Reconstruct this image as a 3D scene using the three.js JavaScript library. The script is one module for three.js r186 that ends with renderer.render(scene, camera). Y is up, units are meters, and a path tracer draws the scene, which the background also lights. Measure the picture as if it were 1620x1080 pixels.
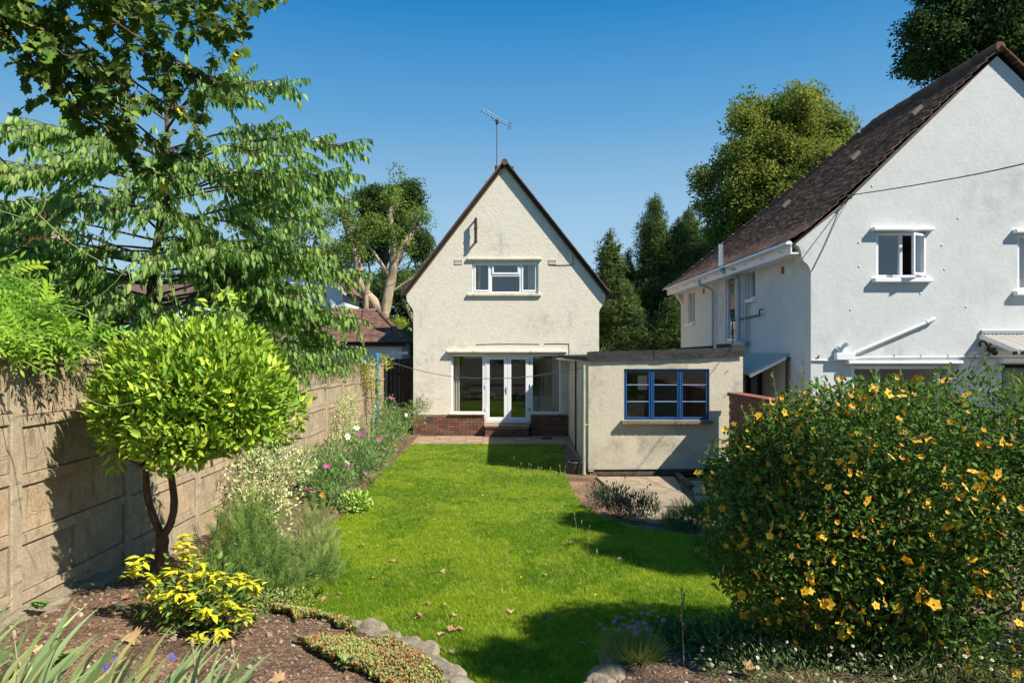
import * as THREE from 'three';
import { mergeGeometries } from 'three/addons/utils/BufferGeometryUtils.js';

// ---------- camera, sky, sun, exposure ----------
const scene = new THREE.Scene();
const camera = new THREE.PerspectiveCamera(52.3, 1620 / 1080, 0.1, 900);
camera.position.set(0, 2.5, 0);
camera.lookAt(0, 2.5, -10);
camera.setViewOffset(1620, 1080, 25, -18, 1620, 1080);      // shifted lens: verticals stay vertical
const renderer = new THREE.WebGLRenderer({ antialias: true });
renderer.setSize(1024, 682);
renderer.toneMapping = THREE.LinearToneMapping;
renderer.toneMappingExposure = 1.8;
renderer.shadowMap.enabled = true;
const SUN = new THREE.Vector3(0.86, 1.0, 0.50).normalize();
const sun = new THREE.DirectionalLight(new THREE.Color().setRGB(1.0, 0.93, 0.82), 4.7);
sun.position.copy(SUN).multiplyScalar(60).add(new THREE.Vector3(0, 0, -12));
sun.castShadow = true;
sun.shadow.radius = 1.2;
sun.shadow.mapSize.set(4096, 4096);
Object.assign(sun.shadow.camera, { left: -30, right: 30, top: 30, bottom: -30, near: 1, far: 140 });
scene.add(sun); sun.target.position.set(0, 0, -12); scene.add(sun.target);
{
  const W = 256, H = 128, a = new Float32Array(W * H * 4);
  const stops = [[-90, .14, .14, .11], [-4, .2, .23, .23], [0, .33, .43, .49], [5, .25, .37, .47], [11.5, .176, .306, .437], [16, .112, .243, .392], [18, .075, .216, .386], [27, .0095, .128, .321], [60, .0095, .115, .30], [90, .0095, .108, .285]];
  for (let j = 0; j < H; j++) {
    const el = ((j + .5) / H - .5) * 180;
    let k = 0; while (k < stops.length - 2 && el > stops[k + 1][0]) k++;
    const A = stops[k], B = stops[k + 1], t = Math.min(1, Math.max(0, (el - A[0]) / (B[0] - A[0])));
    for (let i = 0; i < W; i++) { const o = (j * W + i) * 4; for (let c = 0; c < 3; c++) a[o + c] = A[c + 1] + (B[c + 1] - A[c + 1]) * t; a[o + 3] = 1; }
  }
  const sky = new THREE.DataTexture(a, W, H, THREE.RGBAFormat, THREE.FloatType);
  sky.mapping = THREE.EquirectangularReflectionMapping; sky.magFilter = THREE.LinearFilter; sky.minFilter = THREE.LinearFilter; sky.needsUpdate = true;
  scene.background = sky; scene.environment = sky;
}

// ---------- helpers ----------
let seed = 12345;
const rnd = () => { seed |= 0; seed = seed + 0x6D2B79F5 | 0; let t = Math.imul(seed ^ seed >>> 15, 1 | seed); t = t + Math.imul(t ^ t >>> 7, 61 | t) ^ t; return ((t ^ t >>> 14) >>> 0) / 4294967296; };
const rr = (a, b) => a + (b - a) * rnd();
const gs = () => (rnd() + rnd() + rnd() + rnd() - 2) * 1.0;
const pick = a => a[Math.floor(rnd() * a.length)];
const V3 = (x, y, z) => new THREE.Vector3(x, y, z);
const lerp = (a, b, t) => a + (b - a) * t;
const sst = (a, b, x) => { const t = Math.min(1, Math.max(0, (x - a) / (b - a))); return t * t * (3 - 2 * t); };
const table = (pts) => x => { if (x <= pts[0][0]) return pts[0][1]; for (let i = 1; i < pts.length; i++) if (x <= pts[i][0]) return lerp(pts[i - 1][1], pts[i][1], (x - pts[i - 1][0]) / (pts[i][0] - pts[i - 1][0])); return pts[pts.length - 1][1]; };
const lin = (r, g, b) => new THREE.Color().setRGB(r, g, b);
const used = {};
const numbered = n => { const k = used[n] = (used[n] ?? -1) + 1; return k ? n + '_' + String(k).padStart(3, '0') : n; };
function mesh(parent, name, geo, mat) { const m = new THREE.Mesh(geo, mat); m.name = parent === scene ? numbered(name) : name; m.castShadow = m.receiveShadow = true; parent.add(m); return m; }
function thing(name, label, category, group, pos = [0, 0, 0]) { const g = new THREE.Group(); g.name = numbered(name); g.position.set(...pos); g.userData = { label, category }; if (group) g.userData.group = group; scene.add(g); return g; }
function tag(o, label, category, group) { Object.assign(o.userData, { label, category }); if (group) o.userData.group = group; return o; }
function structure(name, geo, mat, label) { const m = mesh(scene, name, geo, mat); m.userData.kind = 'structure'; if (label) m.userData.label = label; return m; }
// box between two corners, uv in metres
function bx(x0, x1, y0, y1, z0, z1) {
  const w = x1 - x0, h = y1 - y0, d = z1 - z0, g = new THREE.BoxGeometry(w, h, d), uv = g.attributes.uv, s = [[d, h], [d, h], [w, d], [w, d], [w, h], [w, h]];
  const o = (x0 * 1.7 + y0 * 3.1 + z0 * .9);
  for (let i = 0; i < 24; i++) { const f = i >> 2; uv.setXY(i, uv.getX(i) * s[f][0] + o, uv.getY(i) * s[f][1] + o * .7); }
  g.translate((x0 + x1) / 2, (y0 + y1) / 2, (z0 + z1) / 2); return g;
}
// box with a small chamfer all round the front outline
function cbx(x0, x1, y0, y1, z0, z1, b = .012) {
  const s = new THREE.Shape([new THREE.Vector2(x0 + b, y0 + b), new THREE.Vector2(x1 - b, y0 + b), new THREE.Vector2(x1 - b, y1 - b), new THREE.Vector2(x0 + b, y1 - b)]);
  const g = new THREE.ExtrudeGeometry(s, { depth: z1 - z0 - 2 * b, bevelEnabled: true, bevelSize: b, bevelThickness: b, bevelSegments: 1 }); g.translate(0, 0, z0 + b); return g;
}
const merge = l => mergeGeometries(l.map(g => { g = g.index ? g.toNonIndexed() : g; for (const k of Object.keys(g.attributes)) if (!['position', 'normal', 'uv', 'color'].includes(k)) g.deleteAttribute(k); return g; }));
const poly = pts => new THREE.Shape(pts.map(p => new THREE.Vector2(p[0], p[1])));
function wallGeo(pts, holes, depth) { const s = poly(pts); for (const h of holes) s.holes.push(new THREE.Path(h.map(p => new THREE.Vector2(p[0], p[1])))); const g = new THREE.ExtrudeGeometry(s, { depth, bevelEnabled: false }); g.translate(0, 0, -depth); return g; }
const rect = (x0, x1, y0, y1) => [[x0, y0], [x1, y0], [x1, y1], [x0, y1]];
function taper(pts, r0, r1, seg = 14, rad = 8, rough = 0) {
  const c = new THREE.CatmullRomCurve3(pts), fr = c.computeFrenetFrames(seg, false), pos = [], uv = [], idx = [], L = c.getLength();
  for (let i = 0; i <= seg; i++) { const p = c.getPointAt(i / seg), r = lerp(r0, r1, i / seg);
    for (let j = 0; j <= rad; j++) { const a = j / rad * Math.PI * 2, q = r * (1 + rough * Math.sin(a * 3 + i * .9) * .5 + rough * Math.sin(a * 5 - i * 1.7) * .4), n = fr.normals[i], b = fr.binormals[i], cx = Math.cos(a) * q, sy = Math.sin(a) * q;
      pos.push(p.x + n.x * cx + b.x * sy, p.y + n.y * cx + b.y * sy, p.z + n.z * cx + b.z * sy); uv.push(j / rad * r0 * 6.28, i / seg * L); } }
  for (let i = 0; i < seg; i++) for (let j = 0; j < rad; j++) { const a = i * (rad + 1) + j, b = a + rad + 1; idx.push(a, a + 1, b, b, a + 1, b + 1); }
  const g = new THREE.BufferGeometry(); g.setAttribute('position', new THREE.Float32BufferAttribute(pos, 3)); g.setAttribute('uv', new THREE.Float32BufferAttribute(uv, 2)); g.setIndex(idx); g.computeVertexNormals(); return g;
}
const tube = (pts, r, seg = 24, rad = 8) => taper(pts.map(p => p.isVector3 ? p : V3(...p)), r, r, seg, rad);
const rod = (a, b, r, rad = 10) => { const A = V3(...a), B = V3(...b), g = new THREE.CylinderGeometry(r, r, A.distanceTo(B), rad); g.applyQuaternion(new THREE.Quaternion().setFromUnitVectors(V3(0, 1, 0), B.clone().sub(A).normalize())); g.translate((A.x + B.x) / 2, (A.y + B.y) / 2, (A.z + B.z) / 2); return g; };

// ---------- procedural textures ----------
function lattice(n, s) { const a = new Float32Array(n * n); let q = s; for (let i = 0; i < n * n; i++) { q = (Math.imul(q, 1664525) + 1013904223) >>> 0; a[i] = q / 4294967296; } return a; }
const LAT = {};
function vnoise(u, v, n, s) { const k = n + '_' + s, L = LAT[k] ??= lattice(n, s * 7919 + n); u = (u - Math.floor(u)) * n; v = (v - Math.floor(v)) * n; const i = Math.floor(u) % n, j = Math.floor(v) % n, i1 = (i + 1) % n, j1 = (j + 1) % n; let fu = u - Math.floor(u), fv = v - Math.floor(v); fu = fu * fu * (3 - 2 * fu); fv = fv * fv * (3 - 2 * fv); return lerp(lerp(L[j * n + i], L[j * n + i1], fu), lerp(L[j1 * n + i], L[j1 * n + i1], fu), fv); }
function fbm(u, v, n, oct, s = 1, g = .55) { let a = 0, w = 1, t = 0; for (let o = 0; o < oct; o++) { a += w * vnoise(u, v, n << o, s + o); t += w; w *= g; } return a / t; }
function tex(size, fn, metres = 1, srgb = false) {
  const a = new Uint8Array(size * size * 4);
  for (let j = 0; j < size; j++) for (let i = 0; i < size; i++) { const c = fn((i + .5) / size, (j + .5) / size), o = (j * size + i) * 4; for (let k = 0; k < 3; k++) a[o + k] = Math.max(0, Math.min(255, 255 * (c.length ? c[k] : c))); a[o + 3] = 255; }
  const t = new THREE.DataTexture(a, size, size); t.wrapS = t.wrapT = THREE.RepeatWrapping; t.magFilter = THREE.LinearFilter; t.minFilter = THREE.LinearFilter; t.repeat.set(1 / metres, 1 / metres); if (srgb) t.colorSpace = THREE.SRGBColorSpace; t.needsUpdate = true; return t;
}
const again = (t, m) => { const c = t.clone(); c.repeat.set(1 / m, 1 / m); c.needsUpdate = true; return c; };
const cl = x => Math.max(0, Math.min(1, x));
const stuccoBump = tex(512, (u, v) => { const a = fbm(u, v, 24, 4, 3), b = fbm(u + .3, v, 5, 3, 9), w = vnoise(u + .04 * b, v * 2, 18, 31); return cl(.15 + .5 * a + .35 * b + .25 * Math.pow(w, 3)); }, 1.15);
const grimeMap = tex(512, (u, v) => { const a = fbm(u, v, 4, 6, 5), b = fbm(u + .5, v, 40, 3, 8), s = sst(.5, .72, a) * (.35 + .65 * b), st = sst(.62, .85, fbm(u * 1, v * .25, 32, 2, 77)) * .10; const k = .985 - .10 * s * b - .5 * st * sst(.45, .65, a) - .05 * b; return [k, k * .995, k * .98]; }, 4.5, true);
const fineBump = tex(256, (u, v) => fbm(u, v, 24, 4, 13), .5);
const plainBump = tex(512, (u, v) => .6 * fbm(u, v, 6, 5, 44) + .4 * fbm(u, v, 60, 2, 45), 2.4);
const dirtyMap = tex(512, (u, v) => { const a = fbm(u, v, 5, 6, 61), b = fbm(u, v, 50, 3, 62), c = fbm(u, v, 3, 5, 63); const k = .97 - .20 * sst(.5, .78, a) * (.25 + .75 * b) - .07 * sst(.55, .8, c) - .06 * b; return [k, k * .985, k * .95]; }, 3.1, true);
const concreteMap = tex(512, (u, v) => { const a = fbm(u, v, 4, 5, 21), b = fbm(u, v, 64, 3, 22), p = vnoise(u, v, 128, 24); const al = sst(.55, .75, fbm(u + .3, v * .5, 10, 4, 29)); const k = (.82 + .34 * (a - .5) + .22 * (b - .5) + (p > .87 ? .10 : 0) - (p < .08 ? .16 : 0)) * (1 - .22 * al * (.4 + .6 * b)); return [k * (1 - .05 * al), k * lerp(.955, .985, fbm(u, v, 3, 3, 25)), k * lerp(.88, .95, a)]; }, 1.1, true);
const concreteBump = tex(256, (u, v) => .5 * fbm(u, v, 40, 3, 27) + .5 * fbm(u, v, 6, 4, 28), .8);
const soilMap = tex(512, (u, v) => { const a = fbm(u, v, 6, 6, 33), b = fbm(u, v, 70, 3, 34), p = vnoise(u, v, 90, 35), k = .62 + .5 * (a - .5) + .55 * (b - .5) + (p > .91 ? .3 : 0); return [k, k * .86, k * .73]; }, 1.6, true);
const soilBump = tex(512, (u, v) => .45 * fbm(u, v, 10, 4, 36) + .55 * fbm(u, v, 60, 3, 37), .9);
const lawnMap = tex(512, (u, v) => { const a = fbm(u, v, 5, 5, 41), b = fbm(u, v, 60, 3, 42); const k = .75 + .35 * (a - .5) + .4 * (b - .5); return [k * lerp(.85, 1.1, a), k, k * .6]; }, 4, true);
const woodMap = tex(256, (u, v) => { const g = fbm(u, v * .12, 32, 3, 51), k = .7 + .45 * (g - .5); return [k, k * .9, k * .78]; }, .8, true);
const barkMap = tex(256, (u, v) => { const g = fbm(u, v * .4, 12, 5, 53), k = .75 + .6 * (g - .5); return [k, k * .95, k * .88]; }, .5, true);
const brickVar = tex(256, (u, v) => { const k = .85 + .5 * (fbm(u, v, 16, 4, 57) - .5); return [k, k * .97, k * .95]; }, .5, true);
const mat = (c, o = {}) => new THREE.MeshStandardMaterial({ color: Array.isArray(c) ? lin(...c) : c, roughness: .85, ...o });
const phys = (c, o = {}) => new THREE.MeshPhysicalMaterial({ color: Array.isArray(c) ? lin(...c) : c, ...o });
const M = {
  render: mat([.77, .72, .61], { map: grimeMap, bumpMap: stuccoBump, bumpScale: .008, roughness: .95 }),
  cream: mat([.74, .69, .58], { roughness: .8, map: again(dirtyMap, 1.7) }),
  shedRender: mat([.66, .615, .505], { map: dirtyMap, bumpMap: plainBump, bumpScale: .006, roughness: .92 }),
  paleWall: mat([.63, .655, .66], { map: again(grimeMap, 7.3), bumpMap: again(plainBump, 3.3), bumpScale: .0055, roughness: .75 }),
  white: mat([.80, .81, .82], { roughness: .38 }),
  greyPipe: mat([.42, .48, .53], { roughness: .45 }),
  whitePipe: mat([.66, .70, .71], { roughness: .5 }),
  greenPipe: mat([.44, .47, .33], { roughness: .55, map: again(dirtyMap, .7) }),
  silver: mat([.72, .74, .76], { roughness: .28, metalness: .9 }),
  aerial: mat([.22, .22, .25], { roughness: .4, metalness: .6 }),
  darkMetal: mat([.02, .02, .02], { roughness: .5 }),
  brownPipe: mat([.035, .022, .018], { roughness: .5 }),
  blue: mat([.02, .095, .27], { roughness: .35 }),
  bluePost: mat([.03, .22, .42], { roughness: .4 }),
  glass: phys([1, 1, 1], { transmission: 1, thickness: 0, roughness: .0, ior: 1.75 }),
  felt: mat([.042, .044, .047], { roughness: .9, bumpMap: again(plainBump, .7), bumpScale: .02, map: again(dirtyMap, 1.1) }),
  tileDeck: mat([.05, .035, .028]),
  mortar: mat([.34, .29, .23], { bumpMap: fineBump, bumpScale: .004 }),
  concrete: mat([.54, .44, .33], { map: concreteMap, bumpMap: concreteBump, bumpScale: .004, roughness: .95 }),
  post: mat([.52, .45, .35], { map: again(concreteMap, .6), bumpMap: again(concreteBump, .3), bumpScale: .005, roughness: .95 }),
  soil: mat([.40, .325, .255], { map: soilMap, bumpMap: soilBump, bumpScale: .05, roughness: 1 }),
  lawn: mat([.15, .225, .012], { map: lawnMap, roughness: 1 }),
  wood: mat([.055, .042, .034], { map: woodMap, roughness: .9 }),
  bark: mat([.20, .155, .115], { map: barkMap, bumpMap: fineBump, bumpScale: .015, roughness: .95 }),
  darkBark: mat([.10, .075, .055], { map: barkMap, bumpMap: fineBump, bumpScale: .01 }),
  planeBark: mat([.66, .58, .44], { map: again(barkMap, 2.2), bumpMap: fineBump, bumpScale: .02 }),
  stem: mat([.14, .19, .05]),
  stone: mat([.42, .365, .29], { map: again(concreteMap, .7), bumpMap: again(concreteBump, .4), bumpScale: .02, roughness: .95 }),
  slabs: [[.50, .36, .26], [.46, .345, .26], [.53, .40, .30], [.44, .32, .235]].map(c => mat(c, { map: again(concreteMap, .9), bumpMap: concreteBump, bumpScale: .004 })),
  yardSlabs: [[.48, .39, .28], [.44, .37, .28], [.50, .42, .31]].map(c => mat(c, { map: again(concreteMap, .8), bumpMap: concreteBump, bumpScale: .006 })),
  sand: mat([.48, .395, .285], { map: again(soilMap, 2.3), bumpMap: soilBump, bumpScale: .012 }),
  bricks: [[.21, .095, .06], [.25, .115, .07], [.17, .075, .05], [.28, .14, .09], [.20, .12, .085]].map(c => mat(c, { map: brickVar, bumpMap: fineBump, bumpScale: .004 })),
  redBricks: [[.33, .115, .07], [.28, .10, .062], [.38, .14, .085]].map(c => mat(c, { map: brickVar, bumpMap: fineBump, bumpScale: .004 })),
  tiles: [[.16, .098, .065], [.125, .08, .056], [.19, .112, .072], [.105, .07, .052], [.24, .138, .085]].map(c => phys(c, { roughness: 1, specularIntensity: .15 })),
  room: mat([.45, .42, .37]), roomFloor: mat([.22, .14, .085], { roughness: .5 }),
  curtain: phys([.72, .68, .58], { roughness: 1, transmission: .3, thickness: 0, side: THREE.DoubleSide }),
};
// ---------- ground ----------
const inPoly = (x, d, P) => { let c = false; for (let i = 0, j = P.length - 1; i < P.length; j = i++) if ((P[i][1] > d) !== (P[j][1] > d) && x < (P[j][0] - P[i][0]) * (d - P[i][1]) / (P[j][1] - P[i][1]) + P[i][0]) c = !c; return c; };
const flat = (pts, y, m) => { const g = new THREE.ShapeGeometry(poly(pts), 4); g.rotateX(-Math.PI / 2); g.translate(0, y, 0); return g; };
{ const g = new THREE.PlaneGeometry(700, 700); const uv = g.attributes.uv; for (let i = 0; i < 4; i++) uv.setXY(i, uv.getX(i) * 700, uv.getY(i) * 700); g.rotateX(-Math.PI / 2); g.translate(0, -.05, -60); structure('ground', g, mat([.075, .085, .035], { map: again(soilMap, 3.7), roughness: 1 })); }
const lawnL = table([[3.2, .0], [4.3, -.15], [4.72, -.30], [5.01, -.43], [5.34, -.70], [5.72, -1.17], [5.96, -1.71], [6.5, -2.05], [8, -2.25], [9.4, -2.45], [10.7, -2.35], [14.3, -2.41], [19.1, -2.26]]);
const bedR = table([[.4, 3.6], [.7, 4.8], [1.0, 5.55], [1.2, 5.85], [1.5, 5.82], [2.2, 6.1], [2.6, 6.6], [3.4, 7.4], [5, 7.6]]);
const LAWN = [[-2.26, 19.1], [1.82, 19.1], [1.55, 16], [1.42, 14.3], [1.38, 12.7], [1.40, 11.4], [1.62, 10.5], [1.98, 9.93], [2.7, 9.45], [4.6, 9.3], [4.6, 7.5], [3.4, 7.4], [2.6, 6.6], [2.2, 6.1], [1.5, 5.82], [1.2, 5.85], [1.0, 5.55], [.7, 4.8], [.4, 3.6], [.05, 3.6]];
for (let d = 3.7; d < 19; d += .25) LAWN.push([lawnL(d), d]);
const lawn = structure('lawn', flat(LAWN.map(p => [p[0], p[1]]), 0), M.lawn, 'sunlit green lawn between the concrete fence and the flat roofed outbuilding');
function sheet(x0, x1, d0, d1, nx, nd, h) {
  const g = new THREE.PlaneGeometry(1, 1, nx, nd), p = g.attributes.position, uv = g.attributes.uv;
  for (let i = 0; i < p.count; i++) { const x = lerp(x0, x1, p.getX(i) + .5), d = lerp(d0, d1, p.getY(i) + .5); p.setXYZ(i, x, h(x, d), -d); uv.setXY(i, x, d); }
  g.computeVertexNormals(); return g;
}
const rough = (x, d) => .035 * (fbm(x * .31, d * .31, 8, 4, 71) - .5) * 2;
const hFence = table([[2, .72], [5, .62], [6.5, .5], [9, .28], [12, .12], [16, .06], [22, .05]]);
const bedLeftH = (x, d) => { const e = lawnL(d) - x; if (e < 0) return -.04; const t = cl(e / (lawnL(d) + 3.5)), lip = d < 6.6 ? .26 : lerp(.26, .05, sst(6.6, 8.2, d)); return Math.max(-.04, sst(-.02, .10, e) * (lerp(lip, hFence(d), t) + rough(x, d)) - .03 * (1 - sst(0, .1, e))); };
const bedRightH = (x, d) => { const e = bedR(x) - d; return sst(0, .22, e) * (.17 + .05 * sst(.3, 1.5, e) + rough(x, d)) - .04 * (1 - sst(0, .2, e)); };
structure('garden_bed', sheet(-3.52, .02, 2, 21.7, 60, 200, bedLeftH), M.soil, 'brown soil bed along the foot of the concrete fence');
structure('garden_bed', sheet(.4, 5.0, 2.5, 7.8, 70, 70, bedRightH), M.soil, 'shaded soil bed under the yellow flowering shrub');
// yard in front of and beside the outbuilding
structure('yard', flat([[1.3, 18.9], [2.3, 18.9], [2.05, 14.0], [5.0, 14.0], [5.0, 9.2], [2.6, 9.2], [1.9, 9.7], [1.55, 10.4], [1.3, 11.4], [1.3, 14]], -.012), M.sand, 'sandy concrete yard in front of the outbuilding');
// patio of individual slabs
{
  const patio = structure('patio', bx(-2.75, 2.9, -.045, -.02, -20.84, -18.95), M.mortar, 'patio of pink concrete slabs at the foot of the cream house');
  const sl = .455; let k = 0;
  for (let r = 0; r < 4; r++) for (let c = 0; c < 12; c++) { const x = -2.72 + c * (sl + .012) + (r % 2) * 0; const d = 20.80 - r * (sl + .012); if (x > 1.9 && r > 2) continue;
    mesh(patio, 'paving_slab', slab(x, x + sl, d - sl, d, -.02, .018 + rr(-.002, .003)), M.slabs[(k++ * 7 + r) % 4]); }
}
function slab(x0, x1, d0, d1, y0, y1) { return bx(x0, x1, y0, y1, -d1, -d0); }
// broken slabs of the yard
{
  const yard = scene.getObjectByName('yard');
  const quads = [[[2.0, 13.9], [3.55, 13.9], [3.35, 12.5], [2.1, 12.5]], [[2.15, 12.4], [3.3, 12.4], [3.2, 11.2], [2.2, 11.2]], [[3.75, 13.4], [4.7, 13.4], [4.7, 12.2], [3.5, 12.2]], [[3.45, 12.1], [4.7, 12.05], [4.7, 11.0], [3.35, 11.1]], [[3.3, 10.95], [4.6, 10.9], [4.6, 9.7], [2.9, 9.8]], [[2.2, 11.1], [3.15, 11.05], [2.8, 9.9], [2.0, 10.4]]];
  quads.forEach((q, i) => { const g = new THREE.ExtrudeGeometry(poly(q), { depth: .03, bevelEnabled: true, bevelSize: .01, bevelThickness: .01, bevelSegments: 1 }); g.rotateX(-Math.PI / 2); g.rotateZ(rr(-.006, .006)); g.translate(0, -.012 + (i % 3) * .006, 0); mesh(yard, 'paving_slab', g, M.yardSlabs[i % 3]); });
}

// ---------- tiles and bricks ----------
const FRAME = (p, m = .02) => { const d = -p.z; if (d < .3) return false; const px = 785 + p.x * 1100 / d, py = 558 - (p.y - 2.5) * 1100 / d; return px > -1620 * m && px < 1620 * (1 + m) && py > -1080 * m && py < 1080 * (1 + m); };
const tileGeo = (() => { const g = new THREE.BoxGeometry(.158, .235, .013); const p = g.attributes.position; for (let i = 0; i < p.count; i++) { p.setZ(i, p.getZ(i) - .006 * Math.pow(p.getX(i) / .08, 2)); } g.translate(0, .11, .0065); return g; })();
function tileSlope(deck, P0, U, W, lenU, lenV, inside, nParts, pal = M.tiles, gauge = .1, wide = .165) {
  const N = U.clone().cross(W).normalize(), L = []; let r = 0;
  for (let v = 0; v < lenV; v += gauge, r++) for (let u = (r % 2) * wide / 2; u < lenU; u += wide) {
    if (!inside(u, v)) continue;
    const p = P0.clone().addScaledVector(U, u + rr(-.004, .004)).addScaledVector(W, v + rr(-.006, .006)).addScaledVector(N, .012 + rr(0, .006));
    const tilt = .11 + rr(-.03, .035), Y = W.clone().multiplyScalar(Math.cos(tilt)).addScaledVector(N, -Math.sin(tilt)), X = U.clone().addScaledVector(W, rr(-.02, .02)).normalize(), Z = X.clone().cross(Y).normalize(); Y.copy(Z).cross(X);
    L.push({ m: new THREE.Matrix4().makeBasis(X, Y, Z).setPosition(p), k: Math.floor(rnd() * pal.length), q: p.distanceTo(camera.position) + (FRAME(p) ? 0 : 1e3) });
  }
  L.sort((a, b) => a.q - b.q);
  for (const t of L.slice(0, nParts)) { const o = mesh(deck, 'tile', tileGeo, pal[t.k]); o.applyMatrix4(t.m); }
  const rest = L.slice(nParts); if (rest.length) { const im = new THREE.InstancedMesh(tileGeo, phys([1, 1, 1], { roughness: 1, specularIntensity: .15 }), rest.length); rest.forEach((t, i) => { im.setMatrixAt(i, t.m); im.setColorAt(i, pal[t.k].color.clone().multiplyScalar(rr(.85, 1.15))); }); im.name = 'tiles'; im.userData.kind = 'stuff'; im.castShadow = im.receiveShadow = true; deck.add(im); }
}
function brickField(core, x0, x1, y0, zf, courses, pal, skip = () => false, along = 'x', s0 = 0) {
  const bl = .215, bh = .065, j = .011; const G = {};
  for (let c = 0; c < courses; c++) { let x = x0 - (c % 2 ? (bl + j) / 2 : 0); while (x < x1 - .02) { const a = Math.max(x, x0), b = Math.min(x + bl, x1), y = y0 + c * (bh + j); if (b - a > .03 && !skip((a + b) / 2, y)) { const k = (b - a).toFixed(3); const g = G[k] ??= cbx(0, b - a, 0, bh, -.03, .012, .004); const o = mesh(core, 'brick', g, pick(pal)); if (along === 'x') o.position.set(a, y, zf + rr(-.002, .003)); else { o.rotation.y = -Math.PI / 2; o.position.set(zf + rr(-.003, .002), y, a); } } x += bl + j; } }
}
// window frame: members as boxes in x,y about a plane z (front)
function frameGeo(rects, z0, z1) { return merge(rects.map(r => cbx(r[0], r[1], r[2], r[3], z0, z1, .006))); }
const ring = (x0, x1, y0, y1, t) => [[x0, x1, y0, y0 + t], [x0, x1, y1 - t, y1], [x0, x0 + t, y0 + t, y1 - t], [x1 - t, x1, y0 + t, y1 - t]];
const pane = (p, x0, x1, y0, y1, z) => mesh(p, 'pane', bx(x0, x1, y0, y1, z - .004, z + .004), M.glass);
function curtain(parent, x0, x1, y0, y1, z, folds = 5) { const g = new THREE.PlaneGeometry(x1 - x0, y1 - y0, folds * 8, 1), p = g.attributes.position; for (let i = 0; i < p.count; i++) p.setZ(i, .03 * Math.sin(p.getX(i) / (x1 - x0) * folds * 6.28)); g.computeVertexNormals(); g.translate((x0 + x1) / 2, (y0 + y1) / 2, z); return mesh(parent, 'curtain', g, M.curtain); }

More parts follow.
